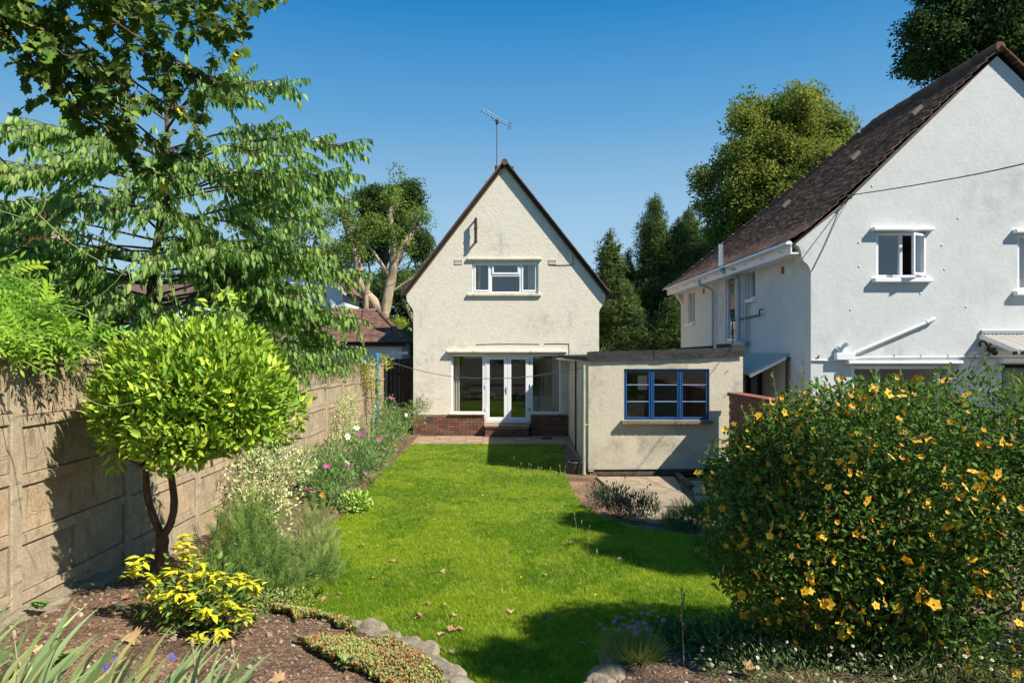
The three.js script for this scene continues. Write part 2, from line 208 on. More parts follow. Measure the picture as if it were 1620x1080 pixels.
// ---------- the cream house ----------
{
  const H = thing('cream_house', 'cream rendered house with steep pointed gable and white French doors', 'house', null, [0, 0, -20.87]);
  const xl = -2.49, xr = 3.09, apex = [.25, 8.12];
  const left = [[xl, 3.72], [xl - .02, 3.80], [-2.60, 3.93], [-2.68, 4.06], [-2.70, 4.18], [-2.69, 4.30]], right = [[xr, 3.72], [xr + .02, 3.80], [3.20, 3.93], [3.27, 4.06], [3.29, 4.18], [3.28, 4.30]];
  const out = [[xl, .64], [-1.35, .64], [-1.35, 2.46], [1.95, 2.46], [1.95, .64], [xr, .64], ...right, apex, ...left.slice().reverse()];
  mesh(H, 'wall', wallGeo(out, [rect(-.72, 1.27, 4.27, 5.25)], .26), M.render);
  mesh(H, 'side_wall', bx(xl, xl + .26, .003, 4.25, -8.2, -.262), M.render); mesh(H, 'side_wall', bx(xr - .26, xr, .003, 4.25, -8.2, -.262), M.render);
  mesh(H, 'back_wall', wallGeo([[xl + .262, 0], [xr - .262, 0], [xr - .262, 4.3], [.25, 7.9], [xl + .262, 4.3]], [], .25).translate(0, 0, -7.95), M.render);
  // rooms behind the glass
  mesh(H, 'floor', bx(xl + .262, xr - .262, .30, .36, -5, -.27), M.roomFloor); mesh(H, 'ceiling', bx(xl + .262, xr - .262, 2.62, 2.72, -5, -.27), M.room); mesh(H, 'partition', bx(xl + .262, xr - .262, .362, 2.618, -5.1, -5.002), M.room);
  mesh(H, 'upper_floor', bx(xl + .262, xr - .262, 3.5, 3.6, -4.2, -.27), M.room); mesh(H, 'upper_partition', bx(xl + .262, xr - .262, 3.602, 6.3, -4.3, -4.2), M.room); mesh(H, 'upper_ceiling', bx(-1.4, 1.9, 5.95, 6.02, -4.19, -.27), M.room);
  mesh(H, 'inner_door', merge([cbx(1.5, 2.25, .37, 2.33, -4.99, -4.95, .01), cbx(1.6, 1.84, .55, 1.2, -4.95, -4.93, .01), cbx(1.92, 2.15, .55, 1.2, -4.95, -4.93, .01), cbx(1.6, 1.84, 1.35, 2.2, -4.95, -4.93, .01), cbx(1.92, 2.15, 1.35, 2.2, -4.95, -4.93, .01)]), M.white);
  mesh(H, 'radiator', cbx(1.15, 2.0, .45, 1.05, -3.1, -3.0, .02), M.white);
  curtain(H, -1.34, -1.12, .70, 2.44, -.34, 3); curtain(H, 1.72, 1.94, .70, 2.44, -.34, 3); curtain(H, -.70, -.48, 4.3, 5.24, -.36, 3); curtain(H, .98, 1.25, 4.3, 5.24, -.36, 4);
  mesh(H, 'table', merge([bx(-.3, .7, 1.05, 1.09, -3.2, -2.4), bx(-.25, -.2, .362, 1.05, -3.1, -3.05), bx(.6, .65, .362, 1.05, -3.1, -3.05), bx(-.25, -.2, .362, 1.05, -2.5, -2.45), bx(.6, .65, .362, 1.05, -2.5, -2.45)]), M.wood);
  // ground-floor glazing
  const zf = -.06;
  const lw = mesh(H, 'window', frameGeo([...ring(-1.35, -.36, .68, 2.455, .055)], zf - .06, zf), M.white); pane(lw, -1.296, -.414, .734, 2.401, zf - .03);
  mesh(lw, 'sill', cbx(-1.42, -.345, .645, .685, -.2, .07, .008), M.cream);
  const rw = mesh(H, 'window', frameGeo([...ring(1.045, 1.95, .68, 2.455, .055)], zf - .06, zf), M.white); pane(rw, 1.099, 1.896, .734, 2.401, zf - .03);
  mesh(rw, 'sill', cbx(1.035, 2.02, .645, .685, -.2, .07, .008), M.cream);
  const dr = mesh(H, 'french_doors', frameGeo([...ring(-.359, 1.044, .40, 2.455, .05).filter((_, i) => i > 0), [-.359, 1.044, .385, .43]], zf - .07, zf + .004), M.white);
  for (const [a, b, s] of [[-.306, .338, 1], [.346, .990, -1]]) {
    const lf = mesh(dr, 'door_leaf', frameGeo([[a, b, .435, .56], [a, b, 2.30, 2.40], [a, a + .105, .56, 2.30], [b - .105, b, .56, 2.30]], zf - .055, zf + .012), M.white);
    void lf; pane(dr, a + .106, b - .106, .561, 2.299, zf - .02);
    for (const y of [.75, 1.45, 2.15]) mesh(dr, 'hinge', cbx(s > 0 ? a - .028 : b + .004, s > 0 ? a - .004 : b + .028, y, y + .1, zf + .005, zf + .025, .003), s > 0 ? M.white : M.darkMetal);
  }
  mesh(dr, 'handle', merge([cbx(.285, .31, 1.25, 1.47, zf + .0125, zf + .022, .003), rod([.297, 1.39, zf + .02], [.297, 1.39, zf + .055], .009), rod([.297, 1.39, zf + .052], [.19, 1.385, zf + .052], .009)]), M.darkMetal);
  mesh(H, 'lintel', cbx(-1.48, 2.12, 2.50, 2.57, -.05, .13, .015), M.cream);
  mesh(H, 'doorstep', merge([cbx(-.36, 1.0, .30, .365, -.1, .33, .012)]), M.slabs[0]);
  const sb = mesh(H, 'step_base', bx(-.33, .97, .019, .299, -.05, .26), M.mortar); brickField(sb, -.33, .97, .022, .262, 3, M.bricks);
  // brick plinth
  const pl = mesh(H, 'plinth', bx(xl, -.361, 0, .638, -.26, -.012), M.mortar), pr = mesh(H, 'plinth', bx(1.046, xr, 0, .638, -.26, -.012), M.mortar);
  brickField(pl, xl, -.345, .02, 0, 8, M.bricks, (x, y) => x > -2.1 && x < -1.86 && y > .38 && y < .6); brickField(pr, 1.035, xr, .02, 0, 8, M.bricks);
  mesh(H, 'air_brick', merge([bx(-2.09, -1.87, .40, .60, -.03, .0), ...[0, 1, 2, 3, 4].map(i => bx(-2.08, -1.88, .41 + i * .038, .435 + i * .038, .0005, .012))]), mat([.09, .07, .07]));
  // upper window
  const uw = mesh(H, 'window', frameGeo([...ring(-.72, 1.27, 4.29, 5.245, .05), [-.19, -.13, 4.34, 5.195], [.70, .76, 4.34, 5.195]], -.13, -.06), M.white);
  for (const [a, b] of [[-.668, -.192], [.762, 1.218]]) { mesh(uw, 'casement', frameGeo(ring(a, b, 4.342, 5.193, .05), -.115, -.045), M.white); pane(uw, a + .05, b - .05, 4.393, 5.142, -.08); }
  mesh(uw, 'top_light', frameGeo(ring(-.128, .698, 4.86, 5.193, .055), -.115, -.04), M.white); pane(uw, -.072, .642, 4.916, 5.137, -.08); mesh(uw, 'transom', cbx(-.128, .698, 4.80, 4.858, -.13, -.06, .006), M.white); pane(uw, -.128, .698, 4.342, 4.80, -.09);
  mesh(uw, 'sill', cbx(-.86, 1.36, 4.20, 4.268, -.2, .075, .012), M.cream); mesh(uw, 'lintel', cbx(-.87, 1.37, 5.28, 5.345, -.05, .07, .012), M.cream);
  for (const x of [-1.25, 1.57]) { const v = mesh(H, 'wall_vent', frameGeo(ring(x, x + .23, 5.15, 5.30, .022), .001, .018), M.cream); for (let i = 0; i < 5; i++) mesh(v, 'grille_bar', cbx(x + .035 + i * .034, x + .055 + i * .034, 5.175, 5.275, .001, .012, .003), M.cream); }
  mesh(H, 'conduit', merge([tube([[1.6, 5.14, .01], [1.9, 5.13, .01], [2.3, 5.14, .01]], .008), tube([[2.3, 5.14, .01], [2.305, 5.3, .01], [2.3, 5.45, .01]], .008)]), M.brownPipe);
  mesh(H, 'cable', merge([tube([[-.6, 2.75, .008], [.3, 2.77, .008], [1.3, 2.76, .008]], .006), tube([[1.45, 2.77, .008], [1.8, 2.775, .008], [2.18, 2.77, .008]], .008), tube([[2.18, 2.77, .008], [2.19, 2.6, .008], [2.19, 2.45, .008]], .007)]), M.brownPipe);
  mesh(H, 'overflow_pipe', merge([rod([-.61, 5.84, .16], [-.61, 6.50, .16], .046), rod([-.61, 5.83, -.02], [-.61, 5.83, .16], .036), rod([-.61, 6.5, -.02], [-.61, 6.5, .17], .03), new THREE.SphereGeometry(.056, 12, 8).translate(-.61, 5.82, .16), rod([-.61, 6.17, .16], [-.61, 6.23, .16], .055)]), M.brownPipe);
  // roof
  const slopeL = { P: V3(-2.83, 4.20, .14), W: V3(apex[0] + 2.83, 8.20 - 4.20, 0) }, slopeR = { P: V3(3.42, 4.20, -8.3), W: V3(apex[0] - 3.42, 8.20 - 4.20, 0) };
  const deckGeo = s => { const w = s.W, n = V3(-w.y, w.x, 0).normalize().multiplyScalar(w.x > 0 ? 1 : -1); return wallGeo([[s.P.x, s.P.y], [s.P.x + w.x, s.P.y + w.y], [s.P.x + w.x + n.x * .05, s.P.y + w.y + n.y * .05], [s.P.x + n.x * .05, s.P.y + n.y * .05]], [], 8.42).translate(0, 0, .12); };
  const rf = mesh(H, 'roof', merge([deckGeo(slopeL), deckGeo(slopeR)]), M.tileDeck);
  const nl = V3(-slopeL.W.y, slopeL.W.x, 0).normalize(), nr = V3(slopeR.W.y, -slopeR.W.x, 0).normalize();
  
  // verge column as single tiles, the field behind as one part
  for (const [s, n, U] of [[slopeL, nl, V3(0, 0, 1)], [slopeR, nr, V3(0, 0, -1)]]) { const W = s.W.clone().normalize(), len = s.W.length() - .2; let r = 0;
    const P = s.P.clone().addScaledVector(n, .05); P.z = U.z > 0 ? -8.3 : .0; const start = P.clone(); if (U.z < 0) start.z = -.02;
    tileSlope(rf, start, U, W, 8.2, len, () => true, 0);
    for (let v = 0; v < len; v += .1, r++) { const p = s.P.clone().addScaledVector(n, .06).addScaledVector(W, v); p.z = .075; const Y = W.clone().multiplyScalar(.995).addScaledVector(n, -.1).normalize(), X = U, Z = X.clone().cross(Y).normalize(); const o = mesh(rf, 'tile', tileGeo, pick(M.tiles)); o.applyMatrix4(new THREE.Matrix4().makeBasis(X, Y, Z).setPosition(p)); } }
  for (let i = 0; i < 24; i++) mesh(rf, 'ridge_tile', new THREE.CylinderGeometry(.095, .105, .34, 12).rotateX(Math.PI / 2), M.tiles[i % 3]).position.set(.25, 8.20 + (i % 2) * .008, -.02 - i * .335);
  for (const s of [-1, 1]) mesh(rf, 'verge_mortar', bx(0, .05, 0, 4.86, -.02, .03).rotateZ(s < 0 ? -.655 : .667).translate(s < 0 ? -2.74 : 3.28, 4.24, .06), M.tileDeck);
  for (const x of [-2.86, 3.38]) mesh(rf, 'gutter', (() => { const g = new THREE.CylinderGeometry(.055, .055, 8.2, 10, 1, true, Math.PI, Math.PI); g.rotateX(Math.PI / 2); g.rotateZ(-Math.PI / 2); return g.translate(x, 4.2, -4.05); })(), mat([.03, .03, .03], { side: THREE.DoubleSide }));
  // chimney just behind the ridge
  const ch = mesh(H, 'chimney', bx(.0, .50, 7.3, 8.22, -1.2, -.6), M.mortar); brickField(ch, .0, .50, 7.85, -.596, 5, M.bricks);
  mesh(ch, 'chimney_cap', cbx(-.04, .54, 8.222, 8.28, -1.25, -.56, .01), M.stone); mesh(ch, 'chimney_pot', new THREE.LatheGeometry([[.09, 0], [.1, .02], [.075, .05], [.07, .16], [.085, .17], [.085, .2], [.06, .2]].map(p => new THREE.Vector2(...p)), 14).translate(.26, 8.28, -.9), mat([.45, .36, .33]));
  // dormer on the far side of the right slope
  mesh(H, 'dormer', merge([bx(1.9, 3.0, 4.9, 5.35, -5.2, -3.2)]), M.tiles[0]); mesh(H, 'dormer_roof', bx(1.5, 3.12, 5.36, 5.46, -5.3, -3.1), M.tiles[1]);
  // television aerials
  const ae = thing('television_aerial', 'tall television aerial on a mast above the cream gable', 'aerial', null, [0, 0, -21.4]);
  mesh(ae, 'mast', rod([.02, 7.9, 0], [.02, 9.62, 0], .018), mat([.16, .12, .15], { roughness: .5, metalness: .5 }));
  mesh(ae, 'boom', rod([-.42, 9.90, .15], [.45, 9.55, -.25], .011), M.aerial);
  for (let i = 0; i < 11; i++) { const t = i / 10, x = lerp(-.42, .30, t), y = lerp(9.90, 9.61, t), z = lerp(.15, -.18, t); mesh(ae, 'element', rod([x - .05, y - .02, z - .09], [x + .05, y + .02, z + .09], .008, 6), M.aerial); }
  mesh(ae, 'reflector', merge([-.09, -.045, 0, .045, .09].map(o => rod([.36, 9.58 + o, -.29], [.47, 9.55 + o, -.13], .007, 6))), M.aerial);
  mesh(ae, 'clamp', merge([cbx(-.02, .07, 9.55, 9.66, -.05, .05, .005), tube([[-.14, 9.79, .02], [-.1, 9.66, .02], [.02, 9.63, 0]], .008)]), M.darkMetal);
  const a2 = thing('television_aerial', 'small thin aerial beside the cream gable, lower than the ridge', 'aerial', null, [0, 0, -23.5]);
  mesh(a2, 'boom', rod([-.44, 8.35, 0], [.0, 8.12, 0], .014), M.silver); mesh(a2, 'mast', rod([.0, 7.4, 0], [.0, 8.2, 0], .015), M.silver); for (let i = 0; i < 5; i++) mesh(a2, 'element', rod([-.42 + i * .09, 8.34 - i * .047, -.06], [-.42 + i * .09, 8.34 - i * .047, .06], .006, 5), M.silver);
}

// ---------- outbuilding with blue steel window ----------
{
  const O = thing('outbuilding', 'flat roofed cream outbuilding with blue window frame', 'outbuilding', null, [0, 0, -14.3]);
  mesh(O, 'wall', wallGeo([[1.9, .10], [5.08, .12], [5.08, 2.43], [1.9, 2.33]], [rect(2.63, 4.39, 1.115, 2.17)], .12), M.shedRender);
  mesh(O, 'base_course', bx(1.93, 5.05, -.02, .118, -.12, -.025), mat([.16, .12, .09], { map: brickVar }));
  const sw = (() => { const a = [1.9, 0], b = [2.16, -6.55]; const g = bx(0, 6.55, .06, 2.32, 0, .1); g.rotateY(Math.atan2(6.55, .26)); g.translate(1.905, 0, -.01); void a; void b; return g; })();
  mesh(O, 'side_wall', sw, M.shedRender);
  mesh(O, 'far_side_wall', bx(4.97, 5.08, .0, 2.42, -6.5, -.122), M.shedRender); mesh(O, 'back_wall', bx(2.0, 4.96, .021, 2.33, -3.4, -3.3), M.bricks[2]); mesh(O, 'floor', bx(1.95, 4.96, -.02, .02, -6.5, -.13), M.slabs[1]);
  mesh(O, 'workbench', merge([bx(2.6, 4.4, .95, 1.0, -.75, -.2), bx(2.65, 2.7, .021, .95, -.7, -.65), bx(4.3, 4.35, .021, .95, -.7, -.65)]), M.wood);
  mesh(O, 'calendar', bx(3.0, 3.2, 1.72, 2.02, -.42, -.415), mat([.6, .52, .38])); mesh(O, 'hanging_board', bx(2.5, 4.5, 2.1, 2.14, -.6, -.40), M.wood);
  const rf = mesh(O, 'roof', wallGeo([[1.86, 2.345], [5.12, 2.445], [5.12, 2.53], [1.86, 2.43]], [], 6.5).translate(0, 0, -.02), M.felt);
  // felt fascia: three lapped lengths with slack folds
  const fas = (x0, x1, z) => { const g = new THREE.PlaneGeometry(1, 1, 24, 6), p = g.attributes.position, uv = g.attributes.uv; for (let i = 0; i < p.count; i++) { const t = p.getX(i) + .5, s = p.getY(i) + .5, x = lerp(x0, x1, t), yb = 2.325 + (x - 1.9) * .0315, n = fbm(x * .37, s * .2, 8, 3, 91) - .5; p.setXYZ(i, x, lerp(yb + .012 * n, yb + .195 + .02 * n, s), z + .035 * n * (1 - s * .5)); uv.setXY(i, x, s * .2); } g.computeVertexNormals(); return g; };
  for (const [a, b, z] of [[1.86, 3.28, .05], [3.24, 4.30, .058], [4.26, 5.10, .05]]) mesh(rf, 'felt_fascia', fas(a, b, z), new THREE.MeshStandardMaterial().copy(Object.assign(M.felt.clone(), { side: THREE.DoubleSide })));
  mesh(rf, 'roof_upstand', wallGeo([[3.9, 2.56], [4.85, 2.60], [4.85, 2.66], [3.9, 2.60]], [], .12).translate(0, 0, -1.2), M.felt); mesh(rf, 'roof_upstand', cbx(4.82, 5.1, 2.535, 2.69, -.9, -.02, .02), M.felt);
  const w = mesh(O, 'window', frameGeo([...ring(2.635, 4.385, 1.12, 2.165, .035), [3.17, 3.235, 1.155, 2.13], [3.755, 3.82, 1.155, 2.13]], -.085, -.035), M.blue);
  for (const [a, b] of [[2.67, 3.17], [3.235, 3.755], [3.82, 4.35]]) {
    mesh(w, 'steel_frame', frameGeo([[a, a + .022, 1.155, 2.13], [b - .022, b, 1.155, 2.13], [a + .022, b - .022, 1.155, 1.172], [a + .022, b - .022, 2.113, 2.13]], -.07, -.025), M.blue);
    for (const y of [1.485, 1.83]) mesh(w, 'glazing_bar', cbx(a + .0225, b - .0225, y, y + .018, -.068, -.03, .003), mat([.20, .30, .44], { roughness: .35 }));
    for (const [y0, y1] of [[1.173, 1.484], [1.504, 1.829], [1.849, 2.112]]) pane(w, a + .023, b - .023, y0, y1, -.052);
    if (a > 3) mesh(w, 'hinge', rod([a - .032, 1.15, -.03], [a - .032, 2.1, -.03], .012), M.blue);
  }
  const sill = (() => { const g = new THREE.BoxGeometry(1.86, .055, .17, 60, 1, 6), p = g.attributes.position; for (let i = 0; i < p.count; i++) if (p.getY(i) < 0 && p.getZ(i) > 0) p.setY(i, p.getY(i) - .012 * Math.abs(Math.sin(p.getX(i) * 23))); g.computeVertexNormals(); return g.translate(3.50, 1.085, .04); })();
  mesh(w, 'sill', sill, M.stone);
  // gutter, downpipe, corrugated eave strip
  const gut = new THREE.CylinderGeometry(.06, .06, 6.4, 12, 1, true, Math.PI / 2, Math.PI); gut.rotateX(Math.PI / 2); gut.rotateY(.04); gut.translate(1.96, 2.30, -3.2);
  mesh(O, 'gutter', gut, new THREE.MeshStandardMaterial({ color: lin(.62, .6, .5), roughness: .6, side: THREE.DoubleSide }));
  mesh(O, 'downpipe', merge([rod([1.80, .03, .02], [1.80, 2.25, .02], .036), rod([1.80, 1.0, .02], [1.80, 1.04, .02], .044), rod([1.80, 1.02, .02], [1.90, 1.02, -.02], .01), rod([1.80, .0, .02], [1.80, .05, .02], .045)]), M.greenPipe);
  for (const [x, y] of [[4.75, 2.12], [4.72, 1.62]]) mesh(O, 'wall_tie', rod([x - .03, y - .03, .012], [x + .03, y + .03, .012], .006), M.brownPipe);
}

// ---------- pale blue-grey house next door ----------
{
  const N = thing('neighbouring_house', 'pale blue grey rendered house with brown tiled roof', 'house', null, [0, -.22, -14.1]); N.scale.setScalar(1.09);
  const xl = 5.86, apex = [9.33, 8.02], xr = 12.8;
  const curve = [[5.86, 3.98], [5.845, 4.06], [5.80, 4.14], [5.73, 4.20], [5.69, 4.28], [5.68, 4.37], [5.65, 4.46], [5.58, 4.52]];
  const out = [[xl, 0], [xr, 0], [xr, 4.0], [13.0, 4.5], apex, [6.45, 5.22], ...curve.slice().reverse()];
  mesh(N, 'wall', wallGeo(out, [rect(7.08, 8.0, 3.88, 4.74), rect(9.71, 10.9, 3.64, 4.70), rect(6.62, 8.52, 1.0, 2.26), rect(9.42, 10.4, .05, 2.28)], .28), M.paleWall);
  // side wall (drawn along depth, then turned)
  const hole = (d0, d1, y0, y1) => rect(d0 - 12.94, d1 - 12.94, y0, y1);
  const sw = wallGeo([[.282, 0], [9.1, 0], [9.1, 4.5], [.282, 4.5]], [hole(15.72, 16.15, 3.72, 4.40), hole(17.05, 17.75, 2.80, 4.42), hole(20.5, 21.25, 3.37, 4.36)], .25); sw.rotateY(Math.PI / 2); sw.translate(6.11, 0, 0); sw.rotateY(0);
  mesh(N, 'side_wall', sw, M.paleWall);
  mesh(N, 'far_bracket', wallGeo(curve.concat([[6.0, 4.52], [6.0, 3.98]]), [], .25).translate(0, 0, -8.85), M.paleWall);
  mesh(N, 'back_wall', bx(6.12, xr, 0, 4.5, -9.1, -8.9), M.paleWall); mesh(N, 'far_side_wall', bx(12.55, xr, 0, 4.5, -8.89, -.282), M.paleWall); mesh(N, 'inner_wall', bx(9.2, 9.3, 2.76, 4.8, -3.09, -.29), M.room); mesh(N, 'inner_wall', bx(6.12, 12.7, .0, 4.8, -3.2, -3.1), M.room); mesh(N, 'inner_floor', bx(6.12, 12.7, 2.6, 2.75, -3.09, -.29), M.room); mesh(N, 'inner_wall', bx(8.65, 8.75, .0, 2.6, -3.08, -.29), M.room); mesh(N, 'inner_wall', bx(7.4, 7.5, 2.76, 4.6, -8.8, -3.21), M.room);
  mesh(N, 'ceiling', bx(6.12, 12.7, 4.82, 4.88, -3.3, -.3), M.room);
  // first-floor window with an open casement
  const w1 = mesh(N, 'window', frameGeo([...ring(7.08, 8.0, 3.895, 4.735, .05), [7.52, 7.58, 3.945, 4.685]], -.09, -.02), M.white);
  pane(w1, 7.131, 7.519, 3.946, 4.684, -.06);
  { const s = mesh(w1, 'open_casement', frameGeo(ring(-.37, 0, 3.93, 4.70, .045), -.02, .03), M.white); s.position.set(7.97, 0, .0); s.rotation.y = .50; const g = mesh(s, 'pane', bx(-.325, -.045, 3.975, 4.655, 0, .008), M.glass); void g; }
  mesh(w1, 'sill', cbx(7.0, 8.08, 3.80, 3.88, -.1, .10, .012), M.white); mesh(w1, 'lintel', cbx(6.98, 8.11, 4.755, 4.82, -.05, .11, .012), M.white);
  const w2 = mesh(N, 'window', frameGeo([...ring(9.71, 10.9, 3.655, 4.695, .05), [10.28, 10.34, 3.71, 4.64]], -.09, -.02), M.white); pane(w2, 9.762, 10.278, 3.71, 4.64, -.06); pane(w2, 10.342, 10.848, 3.71, 4.64, -.06);
  mesh(w2, 'sill', cbx(9.62, 11, 3.56, 3.64, -.1, .10, .012), M.white); mesh(w2, 'lintel', cbx(9.61, 11.0, 4.715, 4.78, -.05, .11, .012), M.white); curtain(N, 9.72, 10.2, 3.66, 4.69, -.33, 5);
  const w3 = mesh(N, 'window', frameGeo([...ring(6.62, 8.52, 1.01, 2.255, .06), [7.1, 7.16, 1.07, 2.195], [8.22, 8.28, 1.07, 2.195]], -.1, -.02), M.white); pane(w3, 6.682, 7.098, 1.07, 2.194, -.06); pane(w3, 7.162, 8.218, 1.07, 2.194, -.06); pane(w3, 8.282, 8.458, 1.07, 2.194, -.06);
  mesh(w3, 'lintel', cbx(6.5, 8.62, 2.29, 2.35, -.05, .13, .012), M.white);
  const dk = mesh(N, 'doorway', frameGeo([[9.42, 9.47, .06, 2.27], [10.35, 10.4, .06, 2.27], [9.47, 10.35, 2.22, 2.27]], -.12, -.04), M.wood); mesh(dk, 'door_canopy', cbx(9.36, 10.6, 2.30, 2.38, -.05, .12, .01), M.white); mesh(dk, 'door_leaf', bx(9.48, 10.34, .06, 2.21, -.26, -.22), M.room);
  // side windows
  const side = (d0, d1, y0, y1, mull, sill) => { const z0 = -(d1 - 12.94), z1 = -(d0 - 12.94), t = .05, X0 = 5.89, X1 = 5.955; const bars = [[z0, z1, y0, y0 + t], [z0, z1, y1 - t, y1], [z0, z0 + t, y0 + t, y1 - t], [z1 - t, z1, y0 + t, y1 - t]]; if (mull) bars.push([(z0 + z1) / 2 - .025, (z0 + z1) / 2 + .025, y0 + t, y1 - t]);
    const f = mesh(N, 'window', merge(bars.map(b => bx(X0, X1, b[2], b[3], b[0], b[1]))), M.white); mesh(f, 'pane', bx(5.92, 5.928, y0 + t, y1 - t, z0 + t, z1 - t), M.glass); if (sill) mesh(f, 'sill', bx(5.78, 5.95, y0 - .07, y0 - .003, z0 - .06, z1 + .06), M.white); return f; };
  side(15.73, 16.14, 3.725, 4.395, 0, 1); side(17.06, 17.74, 2.805, 4.415, 0, 0); side(20.51, 21.24, 3.375, 4.355, 1, 1);
  // roof: left slope ending in a hip
  const eX = 5.50, eY = 4.50, rX = 9.33, rY = 8.16, W = V3(rX - eX, rY - eY, 0), wl = W.length(), zF = .10, zR = -4.1, zE = -9.45;
  const tri = (a, b, c) => { const g = new THREE.BufferGeometry(); g.setAttribute('position', new THREE.Float32BufferAttribute([...a, ...b, ...c], 3)); g.setAttribute('uv', new THREE.Float32BufferAttribute([0, 0, 1, 0, 0, 1], 2)); g.computeVertexNormals(); return g; };
  const A = [eX, eY, zF], B = [eX, eY, zE], C = [rX, rY, zR], D = [rX, rY, zF], E = [13.16, eY, zF], F = [13.16, eY, zE];
  const deck = mesh(N, 'roof', merge([tri(A, D, C), tri(A, C, B), tri(D, E, F), tri(D, F, C), tri(B, C, F)]), new THREE.MeshStandardMaterial({ color: lin(.05, .035, .028), side: THREE.DoubleSide }));
  const Wn = W.clone().normalize(), nrm = V3(-Wn.y, Wn.x, 0);
  const lenU = zF - zE;
  { // tiles in the house's own axes; the nearest ones in the picture are single parts
    const L = []; let r = 0; const U = V3(0, 0, 1);
    for (let v = 0; v < wl - .2; v += .1, r++) for (let u = (r % 2) * .0825; u < lenU; u += .165) { const t = v / wl, back = (zR - zE) * t; if (u < back) continue; const kick = .10 * Math.pow(1 - Math.min(1, v / .9), 2);
      const p = V3(eX, eY, zE + u + rr(-.004, .004)).addScaledVector(Wn, v + rr(-.008, .008)).addScaledVector(nrm, .012 + rr(0, .008) + kick);
      const tilt = .12 + rr(-.04, .05), Y = Wn.clone().multiplyScalar(Math.cos(tilt)).addScaledVector(nrm, -Math.sin(tilt)), X = U.clone().addScaledVector(Wn, rr(-.03, .03)).normalize(), Z = X.clone().cross(Y).normalize(); Y.copy(Z).cross(X);
      const w = p.clone().add(V3(0, 0, -14.1)); L.push({ m: new THREE.Matrix4().makeBasis(X, Y, Z).setPosition(p), k: rnd() < .08 ? 4 : Math.floor(rnd() * 4), q: w.distanceTo(camera.position) + (FRAME(w, 0) ? 0 : 1e3) }); }
    L.sort((a, b) => a.q - b.q); for (const t of L.slice(0, 300)) mesh(deck, 'tile', tileGeo, M.tiles[t.k]).applyMatrix4(t.m);
    const rest = L.slice(300), im = new THREE.InstancedMesh(tileGeo, phys([1, 1, 1], { roughness: 1, specularIntensity: .15 }), rest.length); rest.forEach((t, i) => { im.setMatrixAt(i, t.m); im.setColorAt(i, M.tiles[t.k].color.clone().multiplyScalar(rr(.8, 1.2))); }); im.name = 'tiles'; im.userData.kind = 'stuff'; deck.add(im);
    // verge of the right slope
    const W2 = V3(-(13.16 - rX), rY - eY, 0).multiplyScalar(-1).normalize(); let k = 0; for (let v = .22; v < 3.2; v += .1) { const p = V3(rX, rY, zF - .05).addScaledVector(W2, v); const up = W2.clone().multiplyScalar(-1), n2 = V3(up.y * 1, -up.x, 0).normalize(); p.addScaledVector(n2, .03); const X = V3(0, 0, -1), Y = up.clone().addScaledVector(n2, -.12).normalize(), Z = X.clone().cross(Y).normalize(); mesh(deck, 'tile', tileGeo, M.tiles[k++ % 5]).applyMatrix4(new THREE.Matrix4().makeBasis(X, Y, Z).setPosition(p)); }
  }
  for (let i = 0; i < 13; i++) mesh(deck, 'ridge_tile', new THREE.CylinderGeometry(.09, .10, .34, 12).rotateX(Math.PI / 2), M.tiles[i % 3]).position.set(rX, rY + (i % 2) * .008, zF - .17 - i * .33);
  { const a = V3(...C), b = V3(...B), n = 18; for (let i = 0; i < n; i++) { const p = a.clone().lerp(b, (i + .5) / n); const g = new THREE.CylinderGeometry(.085, .095, .36, 8); g.applyQuaternion(new THREE.Quaternion().setFromUnitVectors(V3(0, 1, 0), b.clone().sub(a).normalize())); mesh(deck, 'hip_tile', g.translate(p.x, p.y + .0, p.z), M.tiles[i % 3]); } }
  for (const [t, u] of [[.745, .93], [.60, 2.2], [.44, 4.3]]) { const p = V3(eX, eY, zF - u).addScaledVector(Wn, wl * t).addScaledVector(nrm, .07); const o = mesh(deck, 'roof_vent', cbx(-.09, .09, -.12, .12, -.05, .04, .015), mat([.17, .13, .105])); o.applyMatrix4(new THREE.Matrix4().makeBasis(V3(0, 0, 1), Wn, V3(0, 0, 1).cross(Wn)).setPosition(p)); }
  // soffit, fascia, gutter
  mesh(N, 'soffit', bx(5.50, 5.86, 4.34, 4.37, -9.2, -.02), M.white); mesh(N, 'fascia', bx(5.475, 5.5, 4.33, 4.50, -9.3, .02), M.white);
  const gg = new THREE.CylinderGeometry(.06, .06, 9.5, 12, 1, true, Math.PI / 2, Math.PI); gg.rotateX(Math.PI / 2); gg.translate(5.41, 4.50, -4.65); mesh(N, 'gutter', gg, new THREE.MeshStandardMaterial({ color: lin(.8, .8, .8), roughness: .4, side: THREE.DoubleSide }));
  mesh(N, 'gutter_end', new THREE.CylinderGeometry(.062, .062, .01, 14, 1, false, Math.PI / 2, Math.PI).rotateX(Math.PI / 2).translate(5.41, 4.50, .105), M.white);
  for (let i = 0; i < 10; i++) mesh(N, 'gutter_bracket', bx(5.40, 5.474, 4.41, 4.44, -.4 - i * .95, -.37 - i * .95), M.white);
  // pipes on the side wall
  const z = d => -(d - 12.94);
  mesh(N, 'flue', merge([rod([5.40, 4.62, z(16.7)], [5.40, 5.10, z(16.7)], .055), rod([5.40, 4.58, z(16.7)], [5.40, 4.63, z(16.7)], .065)]), M.silver);
